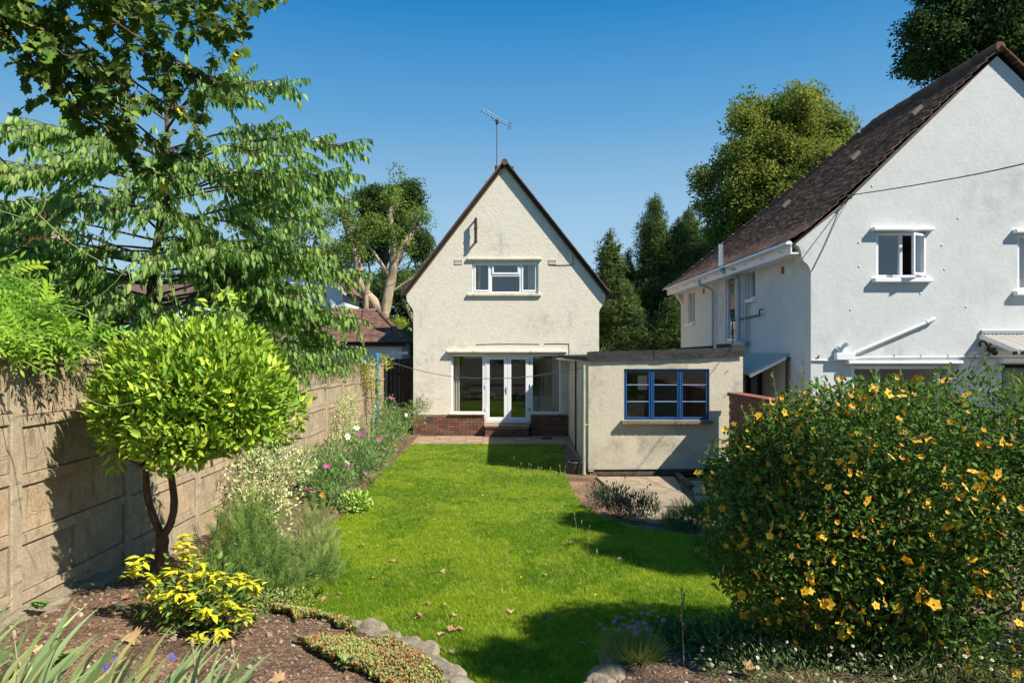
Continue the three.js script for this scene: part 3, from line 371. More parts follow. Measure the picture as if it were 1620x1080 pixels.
  mesh(N, 'soil_pipe', merge([tube([[5.40, 4.6, z(16.7)], [5.42, 4.47, z(16.68)], [5.62, 4.34, z(16.55)], [5.74, 4.26, z(16.5)], [5.75, 4.1, z(16.5)]], .055), rod([5.75, 2.62, z(16.5)], [5.75, 4.12, z(16.5)], .055), rod([5.75, 3.98, z(16.5)], [5.75, 4.06, z(16.5)], .066), rod([5.75, 2.62, z(16.5)], [5.75, 2.85, z(16.5)], .07), rod([5.75, 2.70, z(16.5)], [5.72, 2.74, z(16.05)], .06)]), M.greyPipe);
  mesh(N, 'waste_pipe', merge([rod([5.80, 2.1, z(16.15)], [5.80, 4.3, z(16.15)], .028), rod([5.80, 4.28, z(16.15)], [5.62, 4.33, z(16.2)], .02)]), M.greyPipe);
  mesh(N, 'rainwater_pipe', merge([tube([[5.42, 4.45, z(18.6)], [5.44, 4.34, z(18.6)], [5.70, 4.22, z(18.55)], [5.78, 4.14, z(18.55)], [5.78, 4.0, z(18.55)]], .034), rod([5.78, 2.2, z(18.55)], [5.78, 4.05, z(18.55)], .034)]), M.greyPipe);
  mesh(N, 'rainwater_pipe', merge([rod([5.44, 4.42, z(16.0)], [5.80, 4.40, z(15.25)], .035), rod([5.84, 4.40, z(15.23)], [5.80, 4.40, z(15.26)], .06)]), M.greyPipe);
  mesh(N, 'black_waste', merge([rod([5.79, 3.28, z(17.0)], [5.79, 3.33, z(15.25)], .018), rod([5.79, 2.6, z(17.0)], [5.79, 3.28, z(17.0)], .014), tube([[5.79, 3.33, z(15.25)], [5.76, 3.42, z(15.2)], [5.80, 3.45, z(15.12)]], .016)]), M.darkMetal);
  for (const [d, y] of [[14.2, 4.18], [19.6, 4.24]]) mesh(N, 'air_brick', bx(5.845, 5.862, y - .07, y + .07, z(d) - .06, z(d) + .06), M.redBricks[0]);
  mesh(N, 'air_brick', bx(5.845, 5.862, 1.45, 1.6, z(14.35) - .05, z(14.35) + .05), M.brownPipe);
  // lean-to porch between the houses
  const po = mesh(N, 'lean_to_roof', (() => { const g = bx(0, .9, 0, .03, z(17.2), z(13.86)); g.rotateZ(.47); g.translate(5.05, 2.05, 0); return g; })(), mat([.40, .40, .34], { roughness: .6 }));
  for (const d of [13.87, 14.9, 15.9, 16.9]) mesh(po, 'rafter', (() => { const g = bx(0, .9, -.05, -.002, z(d) - .025, z(d) + .025); g.rotateZ(.47); g.translate(5.05, 2.05, 0); return g; })(), M.white);
  mesh(N, 'porch_pipe', tube([[5.82, 2.42, z(13.84)], [5.80, 2.38, z(13.84)], [5.79, 2.25, z(13.84)], [5.79, 1.2, z(13.84)], [5.79, .0, z(13.84)]], .03), M.brownPipe);
  mesh(N, 'porch_screen', merge([bx(5.75, 5.84, .0, 2.3, z(16.0), z(15.95)), bx(5.75, 5.84, 0, 2.3, z(15.3), z(15.25))]), M.wood);
  // front wall fittings
  mesh(N, 'overflow_pipe', merge([rod([6.53, 2.44, .05], [8.13, 3.12, .05], .032), rod([8.08, 3.10, .05], [8.16, 3.13, -.02], .036), rod([7.98, 3.06, .05], [8.02, 3.075, .05], .04)]), M.whitePipe);
  mesh(N, 'meter_box', cbx(6.28, 6.63, 2.36, 2.49, 0, .12, .012), M.white); mesh(N, 'boiler_outlet', merge([tube([[6.42, 2.5, .04], [6.43, 2.6, .06], [6.46, 2.66, .14]], .04), rod([6.36, 2.5, .04], [6.36, 2.62, .04], .025)]), M.whitePipe);
  mesh(N, 'wall_cable', tube([[5.87, 2.36, .02], [6.3, 2.355, .02], [6.6, 2.40, .02], [7.6, 2.42, .02], [8.7, 2.425, .02], [9.6, 2.43, .02], [11, 2.43, .02]], .013, 60), M.whitePipe);
  for (const x of [6.0, 7.4, 7.9, 8.4, 8.9]) mesh(N, 'cable_clip', rod([x, 2.40, .0], [x, 2.45, .03], .012), M.darkMetal);
  const br = mesh(N, 'cable_bracket', merge([rod([6.36, 5.38, .0], [6.52, 5.36, .10], .012), cbx(6.47, 6.57, 5.34, 5.41, .06, .13, .01), rod([6.42, 5.24, .0], [6.52, 5.34, .1], .01), rod([6.55, 5.37, .1], [6.62, 5.42, .1], .012)]), M.darkMetal); void br;
  mesh(N, 'drop_cable', tube([[6.53, 5.35, .08], [6.35, 5.0, .03], [6.1, 4.45, .02], [5.89, 4.03, .02]], .009), M.greyPipe);
  for (const [x, y] of [[6.75, 4.55], [6.76, 4.1], [8.3, 4.5], [8.35, 4.05], [7.9, 3.6], [8.75, 3.35], [6.6, 3.3], [7.0, 5.6], [8.6, 5.0]]) mesh(N, 'wall_tie_cap', new THREE.SphereGeometry(.022, 8, 6).scale(1, 1, .5).translate(x, y, .0), M.paleWall);
  // security lamp (off) and its cable loops under the awning
  mesh(N, 'security_lamp', merge([cbx(9.12, 9.25, 2.50, 2.60, .02, .1, .01), new THREE.SphereGeometry(.055, 12, 8).translate(9.20, 2.50, .12), tube([[9.0, 2.62, .03], [8.97, 2.68, .05], [9.05, 2.72, .05], [9.12, 2.62, .06], [9.22, 2.70, .05], [9.3, 2.64, .05], [9.45, 2.66, .04], [9.6, 2.64, .04]], .02, 60)]), M.darkMetal);
  // corrugated awning
  { const g = new THREE.PlaneGeometry(2.6, 1.0, 150, 1), p = g.attributes.position; for (let i = 0; i < p.count; i++) { const s = .5 - p.getY(i), x = p.getX(i) + 10.3; p.setXYZ(i, x, 2.84 - .30 * s + .014 * Math.sin((x - 9) * 6.283 / .076), .01 + .97 * s); } g.computeVertexNormals();
    const aw = mesh(N, 'awning', g, phys([.62, .58, .50], { roughness: .75, transmission: .35, thickness: 0, side: THREE.DoubleSide }));
    mesh(aw, 'awning_edge', (() => { const e = bx(-.02, .02, -.05, .0, 0, 1.02); e.rotateX(.30); return e.translate(9.01, 2.82, .0); })(), M.white); mesh(aw, 'flashing', cbx(9.02, 11.6, 2.855, 2.92, .0, .05, .008), M.silver); mesh(aw, 'front_beam', bx(8.95, 11.6, 2.46, 2.52, .90, .96), M.wood); }
}
{ // overhead service wire
  const w = mesh(scene, 'overhead_wire', tube([[7.19, 5.68, -14.0], [7.4, 5.45, -12.2], [7.6, 5.22, -10], [8.6, 5.3, -7], [9.8, 5.8, -3.5]], .010, 40, 6), M.darkMetal); tag(w, 'thin overhead wire running to the bracket on the pale house', 'wire');
  const w2 = mesh(scene, 'overhead_wire', tube([[-2.0, 5.35, -22], [-4, 5.0, -26], [-8, 4.9, -34]], .012, 30, 6), M.darkMetal); tag(w2, 'thin overhead wire leading from the cream roof into the trees', 'wire');
}
// ---------- concrete fence ----------
{
  const canvas = (draw) => { const c = document.createElement('canvas'); c.width = 512; c.height = 160; const x = c.getContext('2d'); x.fillStyle = '#808080'; x.fillRect(0, 0, 512, 160); x.strokeStyle = '#b4b4b4'; x.lineWidth = 5; draw(x); const t = new THREE.CanvasTexture(c); return t; };
  const ell = (x, a, b, rx, ry) => { x.beginPath(); x.ellipse(a, b, rx, ry, 0, 0, 6.3); x.stroke(); };
  const arts = [
    x => { ell(x, 60, 95, 36, 40); ell(x, 170, 80, 34, 46); },
    x => { x.font = 'bold 120px serif'; x.lineWidth = 5; x.strokeText('ORL', 12, 118); x.strokeText('ORL', 270, 118); },
    x => { x.font = 'bold 112px serif'; x.lineWidth = 4; x.strokeText('CRI', 20, 118); ell(x, 330, 80, 40, 50); ell(x, 430, 80, 40, 50); },
    x => { for (let i = 0; i < 5; i++) { x.fillStyle = i % 2 ? '#909090' : '#6e6e6e'; x.fillRect(20 + i * 22, 20, 14, 118); } ell(x, 190, 86, 34, 48); for (let i = 0; i < 9; i++) { x.fillStyle = i % 2 ? '#8c8c8c' : '#727272'; x.fillRect(260 + i * 24, 20, 14, 118); } }];
  const pm = arts.map((a, i) => { const m = again(concreteMap, 1); m.repeat.set(1.3, .42); m.offset.set(i * .27, i * .13); return mat([[.55, .445, .33], [.52, .435, .33], [.58, .455, .33], [.50, .435, .335]][i], { map: m, bumpMap: canvas(a), bumpScale: .012, roughness: .95 }); });
  const F = thing('concrete_fence', 'weathered concrete panel fence with slim posts along the garden bed', 'fence', null, [-3.5, 0, 0]);
  const z = k => -(5.0 + 1.5246 * k), panelG = new THREE.BoxGeometry(.045, .421, 1.41), ledgeG = cbx(-.02, .030, -.036, .034, -.705, .705, .004);
  for (let k = -2; k <= 11; k++) {
    const top = 2.47 - .03 * k;
    const p = mesh(F, 'post', merge([cbx(-.06, .055, 0, top - .05 + .08, -.06, .06, .012)]), M.post); p.position.set(0, 0, z(k));
    if (k === 11) continue;
    for (let r = 0; r < 5; r++) { const q = mesh(F, 'panel', panelG, pm[Math.min(3, r) % 4 + 0]); if (k > 0) q.material = pm[(r + k * 3) % 4]; q.position.set(rr(-.004, .004), top - .005 - .2125 - r * .430, (z(k) + z(k + 1)) / 2); if (r) { const l = mesh(q, 'ledge', ledgeG, M.concrete); l.position.set(.012, .174, 0); } else { const l = mesh(q, 'coping', ledgeG, M.concrete); l.position.set(.01, .19, 0); } }
  }
  const foot = mesh(F, 'footing', (() => { const g = new THREE.BoxGeometry(.20, .30, 3.4, 10, 8, 120), p = g.attributes.position; for (let i = 0; i < p.count; i++) { const x = p.getX(i), y = p.getY(i), zz = p.getZ(i), n = fbm(zz * .4 + x, y * .9 + x * .6, 8, 4, 81) - .5, d = 5.6 - zz; const n2 = fbm(zz * 1.3, x * 1.7 + y, 8, 4, 83) - .5; p.setX(i, x + (.16 * n + .08 * n2) * (x > 0 ? 1 : 0)); p.setY(i, y + (y > 0 ? .12 * n + .07 * n2 - (x + .16) * .5 : 0) + hFence(d) - .09); } g.computeVertexNormals(); g.translate(.11, 0, -5.6); return g; })(), M.stone); void foot;
}
// ---------- dark wooden gate beside the house ----------
{
  const G = thing('wooden_gate', 'dark vertical board side gate between concrete fence and cream house', 'gate', null, [-3.42, 0, -21.75]);
  for (let i = 0; i < 7; i++) mesh(G, 'board', cbx(i * .128, i * .128 + .12, .05, 2.32 + rr(-.015, .015), -.02 + rr(-.004, .004), .01, .004), M.wood);
  mesh(G, 'rail', bx(0, .9, .4, .5, -.07, -.025), M.wood); mesh(G, 'rail', bx(0, .9, 1.8, 1.9, -.07, -.025), M.wood); mesh(G, 'gate_post', cbx(.895, .925, 0, 2.5, -.06, .05, .006), M.wood);
}
// ---------- red brick garden wall ----------
{
  const W = thing('brick_garden_wall', 'low red brick garden wall with tile coping behind the yellow shrub', 'wall', null, [4.72, 0, 0]);
  const core = mesh(W, 'core', bx(.012, .21, 0, 1.62, -14.1, -6.5), M.mortar);
  // near pier and courses, bricks one by one where they show
  const G = cbx(0, .215, 0, .065, -.02, .012, .004), E = cbx(0, .10, 0, .065, -.02, .012, .004); let n = 0;
  for (let c = 0; c < 21; c++) for (let i = 0; i < 12; i++) { const y = .02 + c * .076, d = 14.08 - i * .226 - (c % 2) * .113; if (n++ > 290) break; const b = mesh(core, 'brick', G, pick(M.redBricks)); b.rotation.y = -Math.PI / 2; b.position.set(.008, y + (c > 20 ? 0 : 0), -d); }
  void E;
  for (let i = 0; i < 34; i++) { const c = mesh(W, 'coping_tile', cbx(-.03, .25, 1.625, 1.70, -.11, .11, .01), pick(M.redBricks)); c.position.set(0, rr(-.003, .003), -14.0 + i * .226); }
}
// ---------- clothes post, line, bits in the yard ----------
{
  const p = thing('clothes_post', 'blue metal clothes post standing in the flower border', 'post', null, [-3.16, 0, -18.4]);
  mesh(p, 'pole', rod([0, .0, 0], [0, 2.45, 0], .042, 14), M.bluePost); mesh(p, 'cap', new THREE.SphereGeometry(.046, 12, 8).translate(0, 2.45, 0), M.bluePost); mesh(p, 'hook', merge([rod([-.07, 2.38, 0], [.07, 2.38, 0], .012), rod([.07, 2.38, 0], [.07, 2.44, 0], .01)]), M.silver);
  tag(mesh(scene, 'washing_line', tube([[-3.09, 2.38, -18.4], [-2.2, 2.12, -17.6], [-1.0, 1.93, -16.6], [.3, 1.93, -15.6], [1.2, 2.06, -14.9], [1.88, 2.22, -14.27]], .0075, 50, 6), mat([.14, .16, .17])), 'grey washing line sagging between blue post and outbuilding', 'line');
  const pot = mesh(scene, 'plant_pot', new THREE.LatheGeometry([[0, 0], [.10, 0], [.14, .22], [.155, .22], [.155, .25], [.13, .25], [.125, .2], [0, .2]].map(q => new THREE.Vector2(...q)), 24), mat([.07, .06, .055], { roughness: .6 })); pot.position.set(1.62, 0, -14.45); tag(pot, 'dark plant pot beside the foot of the green downpipe', 'pot');
  const st = thing('timber_offcut', 'long dark timber strip leaning along the outbuilding base', 'timber'); mesh(st, 'plank', bx(0, 1.0, 0, .045, 0, .09).rotateZ(.11).translate(3.75, .04, -14.2), M.wood);
  const blk = mesh(scene, 'concrete_block', cbx(4.22, 4.48, .03, .42, -13.75, -13.55, .015), mat([.06, .05, .048])); tag(blk, 'dark upright block beside the yellow flowering shrub', 'block');
  const rowT = thing('brick_edging', 'line of worn red bricks laid flat across the yard', 'bricks'); for (let i = 0; i < 6; i++) { const b = mesh(rowT, 'brick', cbx(0, .1, 0, .2, 0, .065, .008).rotateX(-Math.PI / 2), pick(M.bricks)); b.position.set(3.62 - i * .012 + rr(-.01, .01), 0.005, -13.9 + i * .225); b.rotation.y = rr(-.08, .08); }
  const shoe = mesh(scene, 'door_scraper', merge([cbx(1.30, 1.62, .021, .05, -20.1, -19.95, .008), rod([1.32, .05, -20.02], [1.60, .05, -20.02], .03)]), M.darkMetal); tag(shoe, 'small dark scraper lying on the patio slabs', 'scraper');
}
// ---------- rockery stones ----------
const stoneGeo = s => { const g = new THREE.IcosahedronGeometry(1, 4), p = g.attributes.position; for (let i = 0; i < p.count; i++) { const v = V3(p.getX(i), p.getY(i), p.getZ(i)).normalize(), n = fbm(v.x * .22 + s * .37 + v.z * .11, v.y * .22 + v.z * .19 + s * .13, 8, 4, 85), f = Math.max(Math.abs(v.x), Math.abs(v.y), Math.abs(v.z)); v.multiplyScalar((.72 + .62 * n) / Math.pow(f, .45)); p.setXYZ(i, v.x, v.y, v.z); } g.computeVertexNormals(); return g; };
const STONES = [0, 1, 2, 3, 4, 5].map(stoneGeo);
{
  const R = thing('rockery_edging', 'pale stone edging round the sedum covered bed', 'rock edging');
  const pts = [[-1.95, 6.15], [-1.72, 6.0], [-1.50, 5.92], [-1.28, 5.82], [-1.06, 5.66], [-.90, 5.54], [-.73, 5.38], [-.58, 5.22], [-.45, 5.04], [-.36, 4.87], [-.29, 4.70], [-.22, 4.52], [-.16, 4.34]];
  pts.forEach(([x, d], i) => { const s = mesh(R, 'stone', STONES[i % 6], M.stone); s.position.set(x + .02, .19 + rr(-.02, .02), -d); s.scale.set(rr(.12, .17), rr(.075, .10), rr(.09, .13)); s.rotation.set(rr(-.2, .2), rr(0, 6), rr(-.2, .2)); });
  const R2 = thing('rockery_edging', 'grey stones beside the pink thrift clump', 'rock edging');
  [[.66, 4.62], [.72, 4.85], [.80, 5.05], [.60, 4.40], [.90, 5.32], [1.02, 5.56], [1.2, 5.78]].forEach(([x, d], i) => { const s = mesh(R2, 'stone', STONES[(i + 2) % 6], M.stone); s.position.set(x, .10, -d); s.scale.set(rr(.10, .15), rr(.11, .15), rr(.09, .13)); s.rotation.y = rr(0, 6); });
  const R3 = thing('stone_heap', 'small heap of pale stones under the variegated shrub', 'stones');
  for (let i = 0; i < 13; i++) { const s = mesh(R3, 'stone', STONES[i % 6], M.stone), x = rr(-3.0, -2.55), d = rr(8.1, 9.0); s.position.set(x, bedLeftH(x, d) + .05, -d); s.scale.setScalar(rr(.05, .11)); s.rotation.y = rr(0, 6); }
  // loose clods and pebbles on the soil
  const peb = new THREE.InstancedMesh(STONES[1], mat([1, 1, 1]), 5200), q = new THREE.Quaternion(), e = new THREE.Euler(), m4 = new THREE.Matrix4(); let k = 0;
  while (k < 5200) { const left = k < 4000, x = left ? rr(-3.4, -.2) : rr(.8, 3.6), d = left ? rr(3.2, 9.5) : rr(4, 6.2); const y = left ? bedLeftH(x, d) : bedRightH(x, d); if (y < .04) { if (rnd() < .9) continue; } const s = .0035 + .011 * Math.pow(rnd(), 4) * (rnd() < .85 ? 1 : 1.8); e.set(rr(0, 6), rr(0, 6), 0); m4.compose(V3(x, y + s * .3, -d), q.setFromEuler(e), V3(s * rr(.8, 1.4), s * .8, s)); peb.setMatrixAt(k, m4); const c = rnd() < .05 ? lin(.42, .36, .29) : lin(.26, .195, .14).multiplyScalar(rr(.6, 1.3)); peb.setColorAt(k, c); k++; }
  peb.name = 'pebbles'; peb.userData = { kind: 'stuff', label: 'loose pebbles and clods scattered over the soil beds', category: 'pebbles' }; scene.add(peb);
}

// ---------- leaves ----------
function leafGeo(L, W, fold = .25, curl = .15, seg = 4, tip = .8) {
  const pos = [], idx = [], uv = []; for (let i = 0; i <= seg; i++) { const t = i / seg, w = W * .5 * Math.pow(Math.sin(Math.PI * Math.pow(t * .98 + .02, tip)), .8), y = L * t, z = -curl * L * t * t; for (const s of [-1, 0, 1]) { pos.push(s * w, y, z + Math.abs(s) * w * fold); uv.push(s * .5 + .5, t); } }
  for (let i = 0; i < seg; i++) for (let j = 0; j < 2; j++) { const a = i * 3 + j, b = a + 3; idx.push(a, a + 1, b, b, a + 1, b + 1); }
  const g = new THREE.BufferGeometry(); g.setAttribute('position', new THREE.Float32BufferAttribute(pos, 3)); g.setAttribute('uv', new THREE.Float32BufferAttribute(uv, 2)); g.setIndex(idx); g.computeVertexNormals(); return g;
}
function lobedLeaf(S) { const pts = [[0, 0], [.10, .12], [.34, .05], [.30, .22], [.50, .36], [.33, .45], [.42, .66], [.22, .66], [.12, .8], [0, 1.0]]; const full = pts.concat(pts.slice(1, -1).reverse().map(p => [-p[0], p[1]])); const g = new THREE.ShapeGeometry(poly(full)); const p = g.attributes.position; for (let i = 0; i < p.count; i++) p.setZ(i, .25 * Math.abs(p.getX(i)) - .12 * p.getY(i) * p.getY(i)); g.scale(S, S, S); g.computeVertexNormals(); return g; }
function basis(p, dir, nrm, s = 1) { const Y = dir.clone().normalize(), X = Y.clone().cross(nrm); if (X.lengthSq() < 1e-5) X.set(1, 0, 0).cross(Y); X.normalize(); const Z = X.clone().cross(Y); return new THREE.Matrix4().makeBasis(X.multiplyScalar(s), Y.multiplyScalar(s), Z.multiplyScalar(s)).setPosition(p); }
const rv = () => { let v; do v = V3(rr(-1, 1), rr(-1, 1), rr(-1, 1)); while (v.lengthSq() > 1 || v.lengthSq() < .01); return v.normalize(); };
const leafMat = (tr = .35, gloss = 0) => phys([1, 1, 1], { roughness: gloss ? .62 : .95, specularIntensity: gloss ? .55 : .15, transmission: tr, thickness: 0, side: THREE.DoubleSide, clearcoat: gloss * .3, clearcoatRoughness: .4 });
const LM = { soft: leafMat(.38), gloss: leafMat(.25, .35), thin: leafMat(.45), cherry: leafMat(.5, .3) };
let LEAF = 1.6;
const tone = (pal, j = .18) => { const c = pick(pal), f = 1 + rr(-j, j); const q = x => Math.min(.82, x * LEAF); return lin(q(c[0] * f * rr(.94, 1.06)), q(c[1] * f), q(c[2] * f * rr(.8, 1.0))); };
// leaves of a thing: the nParts that show largest as single parts, all others as one part
function addLeaves(T, geos, material, list, nParts = 0, partName = 'leaf', massName = 'foliage') {
  const off = T.position; const G = Array.isArray(geos) ? geos : [geos];
  if (nParts) {
    const tones = {}; const w = V3(); for (const l of list) { w.setFromMatrixPosition(l.m); l.q = w.distanceTo(camera.position) + (FRAME(w, 0) ? 0 : 1e3) + (l.hid || 0); }
    list.sort((a, b) => a.q - b.q);
    for (const l of list.slice(0, nParts)) { const q = c => Math.max(.008, Math.round(c * 22) / 22), key = [q(l.c.r), q(l.c.g), q(l.c.b)].join(); const mt = tones[key] ??= Object.assign(material.clone(), { color: lin(q(l.c.r), q(l.c.g), q(l.c.b)) }); const o = mesh(T, partName, G[(l.g || 0) % G.length], mt); o.applyMatrix4(l.m); o.position.sub(off); }
    list = list.slice(nParts);
  }
  G.forEach((g, gi) => { const sub = G.length > 1 ? list.filter(l => (l.g || 0) % G.length === gi) : list; if (!sub.length) return; const im = new THREE.InstancedMesh(g, material, sub.length), o = new THREE.Matrix4().makeTranslation(-off.x, -off.y, -off.z); sub.forEach((l, i) => { im.setMatrixAt(i, o.clone().multiply(l.m)); im.setColorAt(i, l.c); }); im.name = massName; im.userData.kind = 'stuff'; im.castShadow = im.receiveShadow = true; T.add(im); });
}
// leaves spread through ellipsoid lobes [x, y, d, rx, ry, rz]
function cloud(lobes, n, o) {
  const L = [], tot = lobes.reduce((a, l) => a + Math.pow(l[3] * l[4] * l[5], .667), 0);
  for (const l of lobes) { const k = Math.round(n * Math.pow(l[3] * l[4] * l[5], .667) / tot), ph = rr(0, 50);
    for (let i = 0; i < k; i++) { const v = rv(), bump = 1 + (o.bump ?? .35) * (fbm(v.x * .18 + ph + v.y * .07, v.z * .18 + v.y * .13 + ph, 16, 3, 95) - .5) * 2, f = (1 - (o.depth ?? .55) * Math.pow(rnd(), o.pow ?? 1.8)) * bump; 
      const p = V3(l[0] + v.x * l[3] * f, l[1] + v.y * l[4] * f, -l[2] + v.z * l[5] * f); if (o.floor !== undefined && p.y < o.floor) continue;
      const dir = v.clone().multiplyScalar(o.out ?? .6).addScaledVector(V3(0, 1, 0), o.up ?? .3).addScaledVector(rv(), o.rand ?? .6), nn = v.clone().multiplyScalar(.5).addScaledVector(V3(0, 1, 0), .5).addScaledVector(rv(), .6);
      L.push({ m: basis(p, dir, nn, rr(...(o.size ?? [.7, 1.2]))), c: tone(o.pal, o.jit ?? .2), g: Math.floor(rnd() * 8), p, v, hid: f < .9 * bump ? .4 : 0 }); } }
  return L;
}
function clumpGeo(n, leafL, leafW, spread = .5, droop = 0) { const base = leafGeo(leafL, leafW, .2, .2, 2), L = []; for (let i = 0; i < n; i++) { const v = rv(), p = v.clone().multiplyScalar(spread * Math.cbrt(rnd())); p.y *= .8; const dir = v.clone().addScaledVector(rv(), .7).addScaledVector(V3(0, -1, 0), droop); L.push(base.clone().applyMatrix4(basis(p, dir, V3(0, 1, 0).addScaledVector(rv(), .7), rr(.7, 1.2)))); } return merge(L); }
const CLUMPS = [clumpGeo(46, .17, .115, .5)];
const SPRAYS = [clumpGeo(42, .26, .05, .42, .6)];

// a tree: trunk, branches to each lobe, crown
function tree(o) {
  const T = thing(o.name, o.label, 'tree', o.group, [o.base[0], o.y ?? 0, -o.base[1]]), b = V3(0, 0, 0), top = V3(...(o.top ?? [0, o.h * .75, 0]));
  const tp = [b, V3(top.x * .2 + rr(-.1, .1), top.y * .3, top.z * .2), V3(top.x * .55 + rr(-.12, .12), top.y * .65, top.z * .6), top], C = new THREE.CatmullRomCurve3(tp);
  mesh(T, 'trunk', taper(tp, o.r, o.r * .35, 18, 10, .12), o.bark ?? M.bark);
  for (const l of o.lobes) { const e = V3(l[0] - o.base[0], l[1] - (o.y ?? 0), -(l[2] - o.base[1])), s = C.getPoint(Math.min(.97, Math.max(.25, (e.y - .35 * Math.hypot(e.x, e.z)) / o.h * .9))), mid = s.clone().lerp(e, .5).add(V3(rr(-.2, .2), -.12 * s.distanceTo(e), rr(-.2, .2))); mesh(T, 'branch', taper([s, mid, e], o.r * .34, o.r * .07, 10, 7, .08), o.bark ?? M.bark);
    for (let i = 0; i < (o.twigs ?? 5); i++) { const v = rv(); const q = e.clone().add(V3(v.x * l[3] * .8, v.y * l[4] * .8, v.z * l[5] * .8)); mesh(T, 'twig', taper([mid.clone().lerp(e, .6), e.clone().lerp(q, .5).add(V3(0, -.05, 0)), q], o.r * .09, o.r * .025, 6, 5), o.bark ?? M.bark); } }
  const subs = []; for (const l of o.lobes) { const k = o.subs ?? 11; for (let i = 0; i < k; i++) { const a = i * 2.39996 + rr(-.3, .3), yy = 1 - 2 * (i + .5) / k, q = Math.sqrt(1 - yy * yy), f = rr(.55, .82), s = rr(.30, .52); subs.push([l[0] + Math.cos(a) * q * l[3] * f, l[1] + yy * l[4] * f, l[2] + Math.sin(a) * q * l[5] * f, l[3] * s, l[4] * s * .85, l[5] * s]); } }
  const L = cloud(subs, o.n, { depth: .8, pow: 1.3, ...o.leaf }); addLeaves(T, o.geo ?? CLUMPS, o.mat ?? LM.soft, L, 0, 'leaf', 'crown'); return T;
}
// ---------- trees beyond the garden ----------
const PAL = {
  lime: [[.155, .18, .035], [.125, .16, .03], [.19, .205, .045], [.095, .13, .026]],
  dark: [[.04, .072, .02], [.055, .095, .024], [.032, .06, .018]],
  mid: [[.075, .13, .028], [.095, .155, .03], [.06, .11, .025]],
  conifer: [[.045, .082, .028], [.07, .11, .032], [.035, .065, .024], [.12, .15, .036]],
  plane: [[.12, .18, .035], [.16, .21, .04], [.09, .15, .03]],
  bright: [[.17, .24, .03], [.20, .27, .035], [.13, .2, .03]],
};
tree({ name: 'lime_tree', label: 'large rounded yellow green lime tree behind the brown tiled roof', base: [14.9, 36], h: 15, r: .4, lobes: [[14.2, 13.2, 35, 2.6, 2.6, 2.4], [17.0, 12.6, 36, 2.6, 2.4, 2.4], [12.2, 10.6, 35, 2.3, 2.4, 2.3], [15.2, 10.2, 34, 3.0, 2.6, 2.5], [18.4, 10.0, 36, 2.4, 2.6, 2.4], [11.6, 7.2, 35.5, 2.0, 2.4, 2.2], [14.0, 7.0, 34.5, 2.6, 2.4, 2.3], [17, 7.2, 35, 2.6, 2.4, 2.4], [12.6, 4.4, 35.5, 2.0, 2, 2], [15.9, 14.6, 36, 1.5, 1.3, 1.5]], subs: 13, n: 6800, leaf: { pal: PAL.lime, size: [.55, 1.05], bump: .6 } });
tree({ name: 'broadleaf_tree', label: 'dark leafy tree towering above the ridge of the pale house', base: [19.6, 24], h: 16, r: .4, lobes: [[15.6, 13.3, 24, 1.7, 1.5, 1.7], [17.6, 14.4, 24, 2.1, 1.9, 2], [17.2, 11.9, 24, 1.9, 1.6, 1.8], [20.2, 13.0, 24, 2.4, 2.5, 2.2], [19.2, 16, 24, 2.4, 2, 2.2], [16.0, 15.4, 24, 1.3, 1.1, 1.4], [21.5, 10.4, 24, 2.4, 2, 2]], n: 5200, leaf: { pal: PAL.dark, size: [.5, .95], bump: .5 } });
{ const T = scene.getObjectByName('broadleaf_tree'); mesh(T, 'dead_branch', merge([taper([V3(-2.3, 10.4, 0), V3(-3.4, 10.15, .1), V3(-4.3, 9.95, 0), V3(-5.0, 10.15, 0)], .05, .012, 14, 6), taper([V3(-3.5, 10.13, .1), V3(-4.1, 10.6, 0), V3(-4.7, 10.85, 0)], .025, .008, 10, 5), taper([V3(-4.0, 10.5, 0), V3(-4.1, 10.85, 0), V3(-4.15, 11.15, 0)], .014, .006, 8, 5)]), M.darkBark); }
function conifer(x, d, h, r, label, n, group) {
  const T = thing('conifer_tree', label, 'tree', group, [x, 0, -d]); mesh(T, 'trunk', taper([V3(0, 0, 0), V3(.05, h * .4, 0), V3(-.03, h * .75, 0), V3(0, h, 0)], .22, .02, 14, 8, .1), M.darkBark);
  const L = [], nb = Math.round(n / 22), br = []; for (let b = 0; b < nb; b++) { const t = Math.pow((b + rnd()) / nb, .8), y = h * (1 - t) * .97 + .2, a = b * 2.4 + rr(-.4, .4), len = (r * Math.pow(t, .8) + .12) * rr(.4, 1.45), up = t < .12 ? .9 : .28, dx = Math.cos(a), dz = Math.sin(a), k = Math.max(5, Math.round(7 + len * 8)); br.push(taper([V3(0, y, 0), V3(dx * len * .5, y + up * len * .3, dz * len * .5), V3(dx * len, y - len * .12, dz * len)], .03, .008, 5, 4));
    for (let i = 0; i < k; i++) { const s = Math.pow((i + rnd()) / k, .7), w = rr(-.16, .16) * len * s, p = V3(x + dx * len * s - dz * w, y + up * len * .6 * s * (1 - s) - len * .12 * s - rr(0, .18), -d + dz * len * s + dx * w); L.push({ m: basis(p, V3(dx, .1 - .5 * s, dz).addScaledVector(rv(), .35), V3(0, 1, 0).addScaledVector(rv(), .3), rr(.6, 1.15) * (t < .1 ? .5 : .85)), c: tone(PAL.conifer, .25) }); } }
  mesh(T, 'branches', merge(br), M.darkBark).userData.kind = 'stuff';
  addLeaves(T, SPRAYS[0], LM.soft, L, 0, 'leaf', 'crown'); return T;
}
const cg = 'dark conifers between the two houses';
conifer(4.75, 29, 7.7, 1.35, 'slender dark conifer right beside the cream gable, with a thin leaning tip', 1500, cg);
conifer(6.75, 29.5, 9.3, 1.9, 'tallest dark conifer between the cream house and the pale house', 2600, cg);
conifer(8.45, 30.5, 9.0, 2.0, 'broad dark conifer in front of the yellow green lime tree', 2600, cg);
